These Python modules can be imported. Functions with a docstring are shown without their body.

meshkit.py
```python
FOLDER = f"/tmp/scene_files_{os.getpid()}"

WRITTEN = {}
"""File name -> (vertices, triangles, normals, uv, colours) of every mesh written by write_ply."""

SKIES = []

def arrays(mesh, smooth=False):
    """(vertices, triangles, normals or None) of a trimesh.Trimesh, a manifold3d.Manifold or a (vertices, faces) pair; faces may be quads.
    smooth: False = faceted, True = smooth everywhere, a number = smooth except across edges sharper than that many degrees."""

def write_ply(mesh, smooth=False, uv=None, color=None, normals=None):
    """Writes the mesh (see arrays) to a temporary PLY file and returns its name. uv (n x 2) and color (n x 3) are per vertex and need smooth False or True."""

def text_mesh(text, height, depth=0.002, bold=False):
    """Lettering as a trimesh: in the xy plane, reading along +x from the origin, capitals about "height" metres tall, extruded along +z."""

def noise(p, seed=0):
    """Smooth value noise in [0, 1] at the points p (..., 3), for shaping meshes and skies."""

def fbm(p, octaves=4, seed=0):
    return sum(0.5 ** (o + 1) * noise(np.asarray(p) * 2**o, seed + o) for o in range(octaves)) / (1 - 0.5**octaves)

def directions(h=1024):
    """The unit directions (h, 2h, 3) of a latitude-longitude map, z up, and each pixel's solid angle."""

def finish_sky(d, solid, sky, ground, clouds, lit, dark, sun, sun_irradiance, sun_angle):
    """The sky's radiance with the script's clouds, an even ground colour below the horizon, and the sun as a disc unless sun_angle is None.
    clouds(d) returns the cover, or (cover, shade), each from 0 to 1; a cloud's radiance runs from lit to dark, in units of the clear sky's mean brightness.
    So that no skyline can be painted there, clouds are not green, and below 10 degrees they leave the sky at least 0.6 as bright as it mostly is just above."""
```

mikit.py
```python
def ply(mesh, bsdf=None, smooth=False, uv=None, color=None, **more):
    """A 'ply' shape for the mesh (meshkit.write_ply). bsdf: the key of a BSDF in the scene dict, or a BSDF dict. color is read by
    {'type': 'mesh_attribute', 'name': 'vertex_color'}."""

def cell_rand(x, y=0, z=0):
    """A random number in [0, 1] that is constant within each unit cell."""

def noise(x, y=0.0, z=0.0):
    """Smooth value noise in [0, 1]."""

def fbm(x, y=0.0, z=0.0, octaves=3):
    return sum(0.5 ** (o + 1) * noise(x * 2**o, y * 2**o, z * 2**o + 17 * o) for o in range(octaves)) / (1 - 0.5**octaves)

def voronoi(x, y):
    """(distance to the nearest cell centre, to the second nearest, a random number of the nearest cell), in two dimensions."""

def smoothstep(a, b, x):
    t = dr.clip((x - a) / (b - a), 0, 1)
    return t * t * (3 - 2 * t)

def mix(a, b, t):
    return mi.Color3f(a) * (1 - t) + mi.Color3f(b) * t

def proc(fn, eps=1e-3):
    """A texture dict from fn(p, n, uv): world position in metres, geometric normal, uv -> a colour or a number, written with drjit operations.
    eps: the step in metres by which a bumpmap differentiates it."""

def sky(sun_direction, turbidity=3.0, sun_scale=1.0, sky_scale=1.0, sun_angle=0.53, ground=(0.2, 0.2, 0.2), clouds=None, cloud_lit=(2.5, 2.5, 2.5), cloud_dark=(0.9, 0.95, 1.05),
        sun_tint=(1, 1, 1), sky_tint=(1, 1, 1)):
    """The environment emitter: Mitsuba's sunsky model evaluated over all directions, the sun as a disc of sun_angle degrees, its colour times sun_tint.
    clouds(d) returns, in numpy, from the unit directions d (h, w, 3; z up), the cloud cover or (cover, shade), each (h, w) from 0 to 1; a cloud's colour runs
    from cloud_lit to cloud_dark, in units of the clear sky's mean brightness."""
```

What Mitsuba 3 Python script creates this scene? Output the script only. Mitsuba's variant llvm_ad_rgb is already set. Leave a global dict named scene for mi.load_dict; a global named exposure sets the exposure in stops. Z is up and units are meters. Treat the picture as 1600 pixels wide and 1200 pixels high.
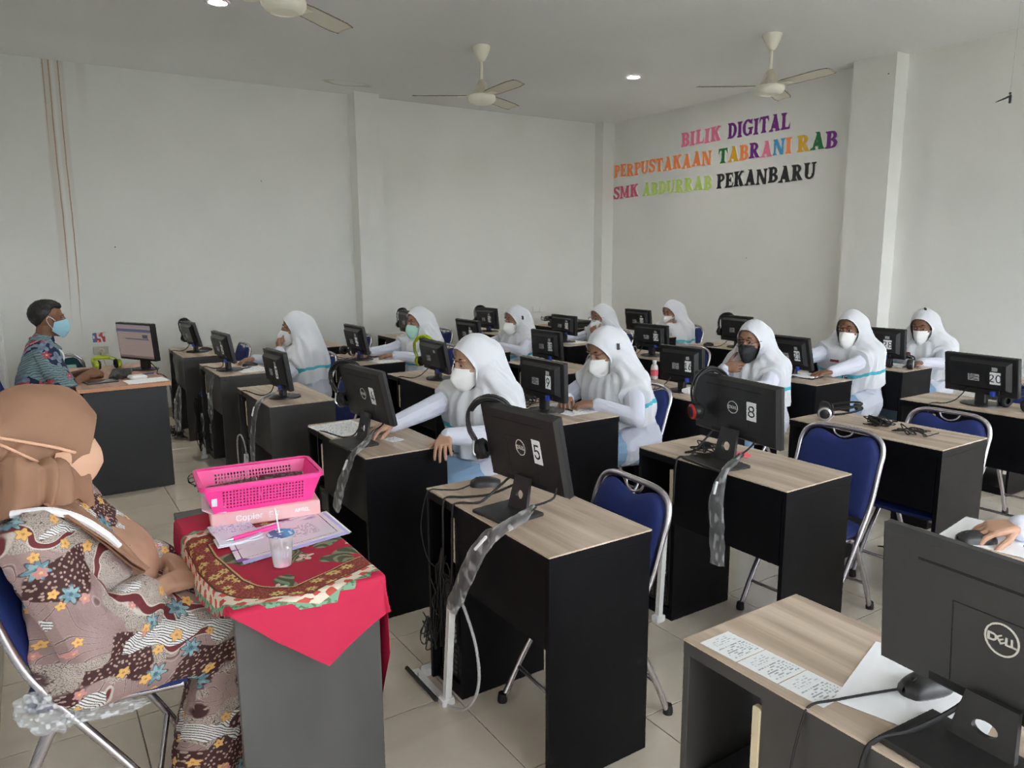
import math, random
import numpy as np, trimesh, manifold3d as m3, shapely
import shapely.geometry as sg, shapely.affinity as sa
from shapely.ops import unary_union
import drjit as dr, mitsuba as mi, mikit, meshkit
from mikit import proc, noise, fbm, smoothstep, mix, cell_rand

T = mi.ScalarTransform4f
scene, labels = {}, {}
rng = random.Random(7)

# ------------------------------------------------------------------ camera, sky, exposure
exposure = 3.85
CAM = np.array([0.0, 0.0, 1.58455])
FWD = np.array([0.5372465, 0.82627216, -0.16923507]); DOWN = np.array([-0.0978646, -0.13822663, -0.98555361])
scene['camera'] = {'type': 'perspective', 'fov': 2 * math.degrees(math.atan(800 / 1152.08)), 'fov_axis': 'x', 'near_clip': 0.05, 'far_clip': 100.0,
                   'to_world': T().look_at(origin=CAM.tolist(), target=(CAM + FWD).tolist(), up=(-DOWN).tolist())}
def overcast(d):
    n = meshkit.fbm(d * 3.0, 3, 5)
    return 0.9 + 0.1 * n, 0.25 * n
scene['sky'] = mikit.sky((0.35, -0.5, 0.75), turbidity=4, sun_scale=0.0, sky_scale=1.0, clouds=overcast, cloud_lit=(4.9, 5.15, 5.45), cloud_dark=(4.1, 4.4, 4.75), ground=(0.34, 0.34, 0.32))
UC, UB, VA, VF, H = -0.24, 6.83, 8.10, -1.75, 3.355     # left wall, right wall, far wall, window wall, ceiling

# ------------------------------------------------------------------ helpers
def box(x0, x1, y0, y1, z0, z1, b=0.0):
    lo, hi = np.minimum([x0, y0, z0], [x1, y1, z1]), np.maximum([x0, y0, z0], [x1, y1, z1])
    if b <= 0:
        m = trimesh.creation.box(bounds=[lo, hi]); return m
    b = min(b, 0.49 * (hi - lo).min())
    pts = []
    for sx in (0, 1):
        for sy in (0, 1):
            for sz in (0, 1):
                c = np.where([sx, sy, sz], hi, lo); s = np.where([sx, sy, sz], -1, 1)
                for k in range(3):
                    o = s * b; o[k] = 0
                    pts.append(c + o)
    return trimesh.Trimesh(*hull(pts), process=False)
def hull(pts):
    m = m3.Manifold.hull_points(np.asarray(pts, float)).to_mesh()
    return np.asarray(m.vert_properties)[:, :3], np.asarray(m.tri_verts)
def cat(*ms):
    ms = [m for a in ms for m in (a if isinstance(a, (list, tuple)) else [a])]
    return trimesh.util.concatenate(ms)
def tr(m, x=0, y=0, z=0):
    m = m.copy(); m.apply_translation([x, y, z]); return m
def rot(m, ang, axis, at=(0, 0, 0)):
    m = m.copy(); m.apply_transform(trimesh.transformations.rotation_matrix(math.radians(ang), axis, at)); return m
def spline(pts, n=8):
    p = np.asarray(pts, float)
    if len(p) < 3: return p
    q = np.vstack([2 * p[0] - p[1], p, 2 * p[-1] - p[-2]])
    out = []
    for i in range(1, len(q) - 2):
        for t in np.arange(n) / n:
            out.append(0.5 * (2 * q[i] + (q[i + 1] - q[i - 1]) * t + (2 * q[i - 1] - 5 * q[i] + 4 * q[i + 1] - q[i + 2]) * t * t + (3 * q[i] - q[i - 1] - 3 * q[i + 1] + q[i + 2]) * t ** 3))
    return np.array(out + [p[-1]])
def tube(pts, r, n=8, smooth=0, closed=False, caps=True):
    p = spline(pts, smooth) if smooth else np.asarray(pts, float)
    r = np.broadcast_to(np.asarray(r, float), (len(p),)) if np.ndim(r) == 0 or len(r) == len(p) else np.interp(np.linspace(0, 1, len(p)), np.linspace(0, 1, len(r)), r)
    t = (np.roll(p, -1, 0) - np.roll(p, 1, 0)) if closed else np.gradient(p, axis=0)
    t /= np.linalg.norm(t, axis=1, keepdims=True) + 1e-12
    a = np.cross(t[0], [0, 0, 1.0] if abs(t[0][2]) < 0.9 else [1.0, 0, 0]); a /= np.linalg.norm(a)
    rows = []; ang = np.arange(n) * 2 * np.pi / n
    for i in range(len(p)):
        a = a - t[i] * (a @ t[i]); a /= np.linalg.norm(a) + 1e-12
        b = np.cross(t[i], a)
        rows.append(p[i] + r[i] * (np.cos(ang)[:, None] * a + np.sin(ang)[:, None] * b))
    v = np.vstack(rows); m = len(p); f = []
    for i in range(m if closed else m - 1):
        for k in range(n):
            i2, k2 = (i + 1) % m, (k + 1) % n
            f += [[i * n + k, i * n + k2, i2 * n + k2], [i * n + k, i2 * n + k2, i2 * n + k]]
    if caps and not closed:
        v = np.vstack([v, p[0], p[-1]]); c0, c1 = len(v) - 2, len(v) - 1
        for k in range(n):
            k2 = (k + 1) % n
            f += [[c0, k2, k], [c1, (m - 1) * n + k, (m - 1) * n + k2]]
    return trimesh.Trimesh(v, np.array(f), process=False)
def lathe(profile, n=32, at=(0, 0, 0)):
    p = np.asarray(profile, float); ang = np.arange(n) * 2 * np.pi / n
    v = np.stack([p[:, None, 0] * np.cos(ang), p[:, None, 0] * np.sin(ang), np.repeat(p[:, 1:2], n, 1)], -1).reshape(-1, 3) + np.asarray(at)
    f = []
    for i in range(len(p) - 1):
        for k in range(n):
            k2 = (k + 1) % n
            f += [[i * n + k, i * n + k2, (i + 1) * n + k2], [i * n + k, (i + 1) * n + k2, (i + 1) * n + k]]
    return trimesh.Trimesh(v, np.array(f), process=False)
def extr(poly, d):
    gs = [g for g in getattr(poly, 'geoms', [poly]) if g.area > 1e-9]
    return trimesh.util.concatenate([trimesh.creation.extrude_polygon(g, d, engine='earcut') for g in gs])
def grid_faces(nu, nv, closed_u=False):
    f = []
    for i in range(nu if closed_u else nu - 1):
        for j in range(nv - 1):
            a, b = i * nv + j, ((i + 1) % nu) * nv + j
            f += [[a, b, b + 1], [a, b + 1, a + 1]]
    return np.array(f)
def sphere_pts(c, r, n=10):
    ph = np.arange(n) * 2 * np.pi / n; th = (np.arange(5) + 0.5) / 5 * np.pi
    d = np.stack([np.outer(np.sin(th), np.cos(ph)), np.outer(np.sin(th), np.sin(ph)), np.outer(np.cos(th), np.ones(n))], -1).reshape(-1, 3)
    return np.asarray(c) + d * np.asarray(r)
def ico(c, r, sub=2):
    m = trimesh.creation.icosphere(subdivisions=sub); m.vertices = m.vertices * np.asarray(r) + np.asarray(c); return m
def TW(x=0, y=0, z=0, rz=0.0):
    return T().translate([x, y, z]) @ T().rotate([0, 0, 1], rz)

def P(mesh, mat, smooth=False, **k):
    return mikit.ply(mesh, mat, smooth, **k)
def put(key, shape, tw=None):
    assert key not in scene, key
    scene[key] = {**shape, 'to_world': tw} if tw is not None else dict(shape)
    return key
def tag(key, label, category=None, group=None, kind=None):
    d = {'label': label}
    if category: d['category'] = category
    if group: d['group'] = group
    if kind: d['kind'] = kind
    labels[key] = d
COUNT = {}
def name(n):
    c = COUNT.get(n, -1) + 1; COUNT[n] = c
    return n if c == 0 else f'{n}_{c:03d}'
def struct(key, mesh, mat, smooth=False, label=None):
    put(key, P(mesh, mat, smooth)); labels[key] = {'kind': 'structure', **({'label': label} if label else {})}

# ------------------------------------------------------------------ materials
def mat(key, **k):
    tex = {}
    for a, b in k.items():
        if a in ('bump',): continue
        tex[a] = {'type': 'rgb', 'value': list(b)} if isinstance(b, (tuple, list)) else (proc(b) if callable(b) else b)
    d = {'type': 'principled', **tex}
    if 'bump' in k:
        d = {'type': 'bumpmap', 'arbitrary': proc(k['bump'][0], k['bump'][2] if len(k['bump']) > 2 else 2e-3), 'bsdf': d, 'scale': k['bump'][1]}
    scene[key] = {'type': 'twosided', 'bsdf': d}
def lin(r, g, b):
    return tuple(((c / 255 + 0.055) / 1.055) ** 2.4 if c > 10 else c / 255 / 12.92 for c in (r, g, b))

def wall_color(p, n, uv):
    g = fbm(p.x * 0.7, p.y * 0.7, p.z * 0.7, 3)
    base = mix((0.72, 0.73, 0.70), (0.78, 0.78, 0.75), smoothstep(0.3, 0.7, g))
    damp = smoothstep(0.5, 0.8, fbm(p.x * 1.3 + 7, p.y * 1.3, p.z * 0.8, 2)) * smoothstep(1.6, 3.3, p.z) * 0.3
    c = mix(base, (0.62, 0.61, 0.52), damp)
    # rust runs down the far wall below the ceiling
    far = smoothstep(8.0, 8.05, p.y)
    wob = 0.012 * noise(p.z * 2.0, 3.0) + 0.004 * noise(p.z * 11.0, 5.0)
    run = mi.Float(0)
    for k, (u, w, a, zb) in enumerate(((0.306, 0.006, 0.75, 2.2), (0.352, 0.007, 0.8, 0.9), (0.425, 0.007, 0.75, 0.7), (0.33, 0.05, 0.22, 1.2), (0.43, 0.05, 0.16, 1.6), (0.60, 0.05, 0.12, 2.6))):
        run = dr.maximum(run, a * (1 - smoothstep(w * 0.5, w, dr.abs(p.x + wob + 0.01 * (3.35 - p.z) - u))) * smoothstep(zb, zb + 0.9, p.z))
    return mix(c, (0.36, 0.20, 0.10), run * far)
mat('m_wall', base_color=wall_color, roughness=0.75, specular=0.3, bump=(lambda p, n, uv: fbm(p.x * 25, p.y * 25, p.z * 25, 2), 0.0012, 4e-3))
def ceil_color(p, n, uv):
    g = fbm(p.x * 0.5, p.y * 0.5, 1.0, 3)
    c = mix((0.60, 0.61, 0.60), (0.68, 0.69, 0.68), smoothstep(0.25, 0.75, g))
    d = dr.sqrt(dr.square((p.x - 2.95) / 0.22) + dr.square((p.y - 7.60) / 0.10))
    ring = smoothstep(0.25, 0.1, dr.abs(d - 0.85 - 0.3 * noise(p.x * 9, p.y * 9)))
    return mix(c, (0.40, 0.36, 0.27), 0.55 * ring * smoothstep(7.45, 7.62, p.y))
mat('m_ceiling', base_color=ceil_color, roughness=0.9, specular=0.1)
mat('m_tile', base_color=lambda p, n, uv: mix(mix((0.66, 0.585, 0.485), (0.74, 0.665, 0.56), fbm(p.x * 3, p.y * 3, 0.0, 3)), (0.56, 0.48, 0.39), 0.35 * smoothstep(0.55, 0.75, fbm(p.x * 2.0 + 3 * noise(p.y * 2), p.y * 9, 2.0, 3))),
    roughness=0.13, specular=0.5, clearcoat=0.25, clearcoat_gloss=0.92)
mat('m_grout', base_color=(0.22, 0.20, 0.17), roughness=0.9)
mat('m_skirting', base_color=(0.44, 0.40, 0.34), roughness=0.4)
mat('m_frame_white', base_color=(0.75, 0.75, 0.74), roughness=0.5)
def wood(p, n, uv, a=(0.42, 0.325, 0.245), b=(0.56, 0.455, 0.36)):
    x, y = p.x, p.y
    g = fbm(x * 26 + 4 * noise(y * 1.6, x * 3), y * 1.3, 0.0, 4)
    fine = noise(x * 260, y * 7)
    c = mix(a, b, smoothstep(0.25, 0.72, g))
    c = mix(c, (0.27, 0.20, 0.15), 0.40 * smoothstep(0.62, 0.74, fbm(x * 15 + 9, y * 2.2, 3.0, 3)))
    return c * (0.93 + 0.12 * fine)
mat('m_wood', base_color=wood, roughness=0.42, specular=0.4)
mat('m_wood_red', base_color=lambda p, n, uv: wood(p, n, uv, (0.40, 0.22, 0.16), (0.52, 0.31, 0.23)), roughness=0.35)
mat('m_orange_edge', base_color=(0.72, 0.36, 0.20), roughness=0.5)
mat('m_black_lam', base_color=lambda p, n, uv: mix((0.0035, 0.0036, 0.005), (0.0065, 0.0065, 0.008), fbm(p.x * 9, p.y * 9, p.z * 9, 3)), roughness=0.42, specular=0.14)
mat('m_grey_lam', base_color=lambda p, n, uv: mix((0.034, 0.033, 0.033), (0.058, 0.055, 0.052), fbm(p.x * 7, p.y * 7, p.z * 3, 3)), roughness=0.38, specular=0.5)
mat('m_raw_board', base_color=(0.62, 0.52, 0.36), roughness=0.7)
mat('m_black_plastic', base_color=(0.014, 0.014, 0.015), roughness=0.36, specular=0.5)
mat('m_dark_plastic', base_color=(0.020, 0.019, 0.019), roughness=0.42, specular=0.5)
mat('m_grey_plastic', base_color=(0.040, 0.039, 0.039), roughness=0.5, specular=0.5)
mat('m_matt_black', base_color=(0.008, 0.008, 0.009), roughness=0.7)
mat('m_cable', base_color=(0.012, 0.012, 0.013), roughness=0.5)
mat('m_cable_grey', base_color=(0.42, 0.42, 0.42), roughness=0.45)
mat('m_white_plastic', base_color=(0.78, 0.78, 0.76), roughness=0.35)
mat('m_logo', base_color=(0.72, 0.70, 0.66), roughness=0.3, metallic=0.4)
mat('m_paper', base_color=(0.82, 0.83, 0.85), roughness=0.8)
mat('m_ink', base_color=(0.02, 0.02, 0.025), roughness=0.6)
mat('m_sticker_grey', base_color=(0.38, 0.38, 0.39), roughness=0.5)
mat('m_blue_plug', base_color=(0.02, 0.06, 0.35), roughness=0.4)
mat('m_screen', base_color=(0.02, 0.022, 0.025), roughness=0.12)
mat('m_blue_fabric', base_color=lambda p, n, uv: mix((0.009, 0.019, 0.115), (0.014, 0.030, 0.165), noise(p.x * 400, p.y * 400, p.z * 400)), roughness=0.75, sheen=0.4)
mat('m_chair_back', base_color=(0.012, 0.014, 0.03), roughness=0.6)
scene['m_chrome'] = {'type': 'twosided', 'bsdf': {'type': 'roughconductor', 'material': 'Cr', 'alpha': 0.09, 'distribution': 'ggx'}}
mat('m_rubber', base_color=(0.012, 0.012, 0.012), roughness=0.7)
mat('m_fan', base_color=(0.78, 0.75, 0.64), roughness=0.35)
mat('m_fan_cone', base_color=lambda p, n, uv: mix((0.50, 0.44, 0.35), (0.68, 0.63, 0.54), fbm(p.x * 30, p.y * 30, p.z * 12, 3)), roughness=0.4)
mat('m_fan_blade', base_color=lambda p, n, uv: mix((0.62, 0.59, 0.50), (0.20, 0.17, 0.13), smoothstep(0.40, 0.49, dr.abs(uv.y - 0.5)) * 0.85 + smoothstep(0.93, 1.0, uv.x) * 0.4), roughness=0.5)
mat('m_gunmetal', base_color=(0.05, 0.05, 0.055), roughness=0.4, metallic=0.7)
scene['m_bag'] = {'type': 'blendbsdf', 'weight': proc(lambda p, n, uv: 0.13 + 0.45 * smoothstep(0.55, 0.8, noise(p.x * 70, p.y * 70, p.z * 26)) + 0.2 * smoothstep(0.4, 0.8, fbm(p.x * 25, p.y * 25, p.z * 9, 2))),
                  'a': {'type': 'thindielectric', 'int_ior': 1.25}, 'b': {'type': 'twosided', 'bsdf': {'type': 'principled', 'base_color': {'type': 'rgb', 'value': [0.62, 0.63, 0.64]}, 'roughness': 0.25, 'specular': 0.6}}}
# ------------------------------------------------------------------ the room
struct('floor', box(UC - 0.3, UB + 0.3, VF - 0.3, VA + 0.3, -0.12, -0.004), 'm_grout')
ts, gap = 0.4935, 0.004
iu0, iv0 = math.floor((UC - 1.165) / ts), math.floor((VF - 2.70) / ts)
iu1, iv1 = math.ceil((UB - 1.165) / ts), math.ceil((VA - 2.70) / ts)
for i in range(iu0, iu1):
    for j in range(iv0, iv1):
        x0, x1 = max(1.165 + i * ts, UC), min(1.165 + (i + 1) * ts, UB)
        y0, y1 = max(2.70 + j * ts, VF), min(2.70 + (j + 1) * ts, VA)
        if y1 < -0.3 or x1 - x0 < 0.03 or y1 - y0 < 0.03: continue
        put(name('floor__tile'), P(box(x0 + gap / 2, x1 - gap / 2, y0 + gap / 2, y1 - gap / 2, -0.004, 0.0, 0.0012), 'm_tile'))
put('floor__tile_field', P(box(UC, UB, VF, 2.70 + math.ceil((-0.3 - 2.70) / ts - 1) * ts + 0 * ts, -0.004, 0.0), 'm_tile'))
struct('ceiling', box(UC - 0.3, UB + 0.3, VF - 0.3, VA + 0.3, H, H + 0.15), 'm_ceiling')
struct('wall_back', box(UC - 0.3, UB + 0.3, VA, VA + 0.2, -0.1, H + 0.1), 'm_wall')
struct('wall_right', box(UB, UB + 0.2, VF - 0.2, VA + 0.1, -0.1, H + 0.1), 'm_wall')
struct('wall_left', box(UC - 0.2, UC, VF - 0.2, VA + 0.1, -0.1, H + 0.1), 'm_wall')
# window wall behind the camera: sill wall, lintel, piers, open casement frames
sill, head = 0.45, 2.75
struct('wall_front', cat(box(UC, UB, VF - 0.15, VF, -0.1, sill), box(UC, UB, VF - 0.15, VF, head, H + 0.1), box(UC, UC + 0.25, VF - 0.15, VF, sill, head), box(UB - 0.25, UB, VF - 0.15, VF, sill, head),
                         *[box(x - 0.09, x + 0.09, VF - 0.15, VF, sill, head) for x in (2.1, 4.5)]), 'm_wall')
for n, (a, b) in enumerate(((UC + 0.25, 2.01), (2.19, 4.41), (4.59, UB - 0.25)), 1):
    fr = [box(a, b, VF - 0.1, VF - 0.05, z, z + 0.05) for z in (sill, head - 0.05)]
    k = 3
    fr += [box(a + (b - a - 0.05) * i / k, a + (b - a - 0.05) * i / k + 0.05, VF - 0.1, VF - 0.05, sill, head) for i in range(k + 1)]
    struct(f'window_{n}', cat(fr), 'm_frame_white')
struct('column_back', box(3.138, 3.424, 7.90, VA + 0.05, 0, H), 'm_wall')
struct('column_corner', box(6.635, UB + 0.05, 7.93, VA + 0.05, 0, H), 'm_wall')
struct('column_right', box(6.635, UB + 0.05, 3.925, 4.34, 0, H), 'm_wall')
struct('baseboard_left', box(UC, UC + 0.012, VF, VA, 0, 0.10, 0.003), 'm_skirting')
struct('baseboard_back', cat(box(UC, 3.138, VA - 0.012, VA, 0, 0.10, 0.003), box(3.424, 6.635, VA - 0.012, VA, 0, 0.10, 0.003)), 'm_skirting')
struct('baseboard_right', cat(box(UB - 0.012, UB, VF, 3.925, 0, 0.10, 0.003), box(UB - 0.012, UB, 4.34, 7.93, 0, 0.10, 0.003)), 'm_skirting')
# aluminium door frame on the left wall beside the teacher
struct('trim_1', cat(box(UC, UC + 0.03, 6.5, 6.57, 0, 2.1, 0.004), box(UC, UC + 0.03, 7.4, 7.47, 0, 2.1, 0.004), box(UC, UC + 0.03, 6.5, 7.47, 2.1, 2.17, 0.004)), 'm_frame_white')
struct('door_1', box(UC, UC + 0.015, 6.57, 7.4, 0.0, 2.1), 'm_frame_white')

# ------------------------------------------------------------------ ceiling fans and downlights
def fan_blade(a):
    L, n = 0.46, 12
    x = np.linspace(0.13, 0.13 + L, n); w = np.interp(x, [0.13, 0.2, 0.5, 0.59], [0.055, 0.062, 0.068, 0.055]); t = math.radians(11)
    top = []; uv = []
    for i in range(n):
        for k in range(7):
            s = k / 6 - 0.5
            top.append([x[i], 2 * s * w[i] * math.cos(t), -2 * s * w[i] * math.sin(t) + 0.006 * (1 - 4 * s * s)]); uv.append([(x[i] - 0.13) / L, k / 6])
    v = np.array(top); f = grid_faces(n, 7); m = len(v)
    v2 = np.vstack([v, v - [0, 0, 0.004]]); f2 = np.vstack([f, f[:, ::-1] + m])
    rim = [(i * 7, (i + 1) * 7) for i in range(n - 1)] + [((n - 1) * 7 + k, (n - 1) * 7 + k + 1) for k in range(6)] + [((i + 1) * 7 + 6, i * 7 + 6) for i in range(n - 1)] + [(k + 1, k) for k in range(6)]
    f2 = np.vstack([f2, [q for a_, b_ in rim for q in ([a_, a_ + m, b_], [b_, a_ + m, b_ + m])]])
    me = trimesh.Trimesh(v2, f2, process=False)
    return rot(me, a, [0, 0, 1]), np.array(uv + uv)
fan_spots = [(3.427, 5.713, (149, 29, 269), 'white ceiling fan nearest the far wall, left of the wall lettering'),
             (5.26, 4.18, (146, 26, 266), 'white ceiling fan hanging just above the coloured wall lettering'),
             (1.30, 4.22, (36, 156, 276), 'white ceiling fan cut off by the top edge beside a lit downlight')]
for x, y, angs, lab in fan_spots:
    k = name('ceiling_fan'); tag(k, lab, 'ceiling fan', 'ceiling fans'); w = TW(x, y, H)
    put(k + '__canopy', P(lathe([(0.0, 0), (0.075, 0), (0.077, -0.012), (0.06, -0.06), (0.03, -0.115), (0.014, -0.125), (0, -0.125)], 28), 'm_fan', 40), w)
    put(k + '__down_rod', P(tube([(0, 0, -0.12), (0, 0, -0.30)], 0.0125, 12), 'm_fan', 40), w)
    put(k + '__motor_cone', P(lathe([(0, -0.27), (0.022, -0.272), (0.035, -0.29), (0.062, -0.35), (0.082, -0.385), (0.085, -0.395), (0, -0.395)], 28), 'm_fan_cone', 40), w)
    put(k + '__motor_housing', P(lathe([(0, -0.398), (0.112, -0.40), (0.118, -0.41), (0.118, -0.43), (0.105, -0.455), (0.075, -0.468), (0.07, -0.462), (0, -0.462)], 36), 'm_fan', 40), w)
    for a in angs:
        put(name(k + '__blade_iron'), P(rot(cat(box(0.09, 0.20, -0.02, 0.02, -0.408, -0.402, 0.002), box(0.15, 0.21, -0.035, 0.035, -0.409, -0.405, 0.001)), a, [0, 0, 1]), 'm_fan'), w)
        me, uv = fan_blade(a)
        put(name(k + '__blade'), P(tr(me, 0, 0, -0.40), 'm_fan_blade', True, uv=uv), w)
for x, y, lab in [(5.277, 5.849, 'round lit downlight in the ceiling above the wall lettering'), (1.304, 5.741, 'round lit downlight in the ceiling at the top left of the room')]:
    k = name('downlight'); tag(k, lab, 'ceiling light', 'ceiling downlights'); w = TW(x, y, H)
    put(k + '__ring', P(lathe([(0.062, -0.0005), (0.085, -0.0005), (0.083, -0.006), (0.064, -0.008), (0.06, -0.002)], 32), 'm_frame_white', 40), w)
    me = trimesh.creation.cylinder(0.062, 0.006, sections=32); me.apply_translation([0, 0, -0.0035])
    scene[k + '__diffuser'] = {**P(me, 'm_white_plastic'), 'to_world': w, 'emitter': {'type': 'area', 'radiance': {'type': 'rgb', 'value': [26, 25, 23]}}}
# small broken bracket dangling on a thread at the right
k = name('hanging_hook'); tag(k, 'small dark bracket dangling on a thread from the ceiling near the right edge', 'hook')
hx, hy, hz = X0 = (5.6, 2.51, 2.62)
put(k + '__thread', P(tube([(hx, hy, hz + 0.03), (hx + 0.01, hy - 0.005, H)], 0.0006, 5), 'm_cable_grey'))
put(k + '__bracket', P(cat(box(hx - 0.006, hx + 0.006, hy - 0.010, hy + 0.004, hz - 0.045, hz + 0.008, 0.002), tube([(hx, hy, hz), (hx - 0.015, hy + 0.035, hz - 0.015), (hx - 0.02, hy + 0.075, hz - 0.028)], [0.006, 0.005, 0.002], 8), ico((hx, hy, hz + 0.018), 0.008, 1)), 'm_gunmetal', 40))

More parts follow.
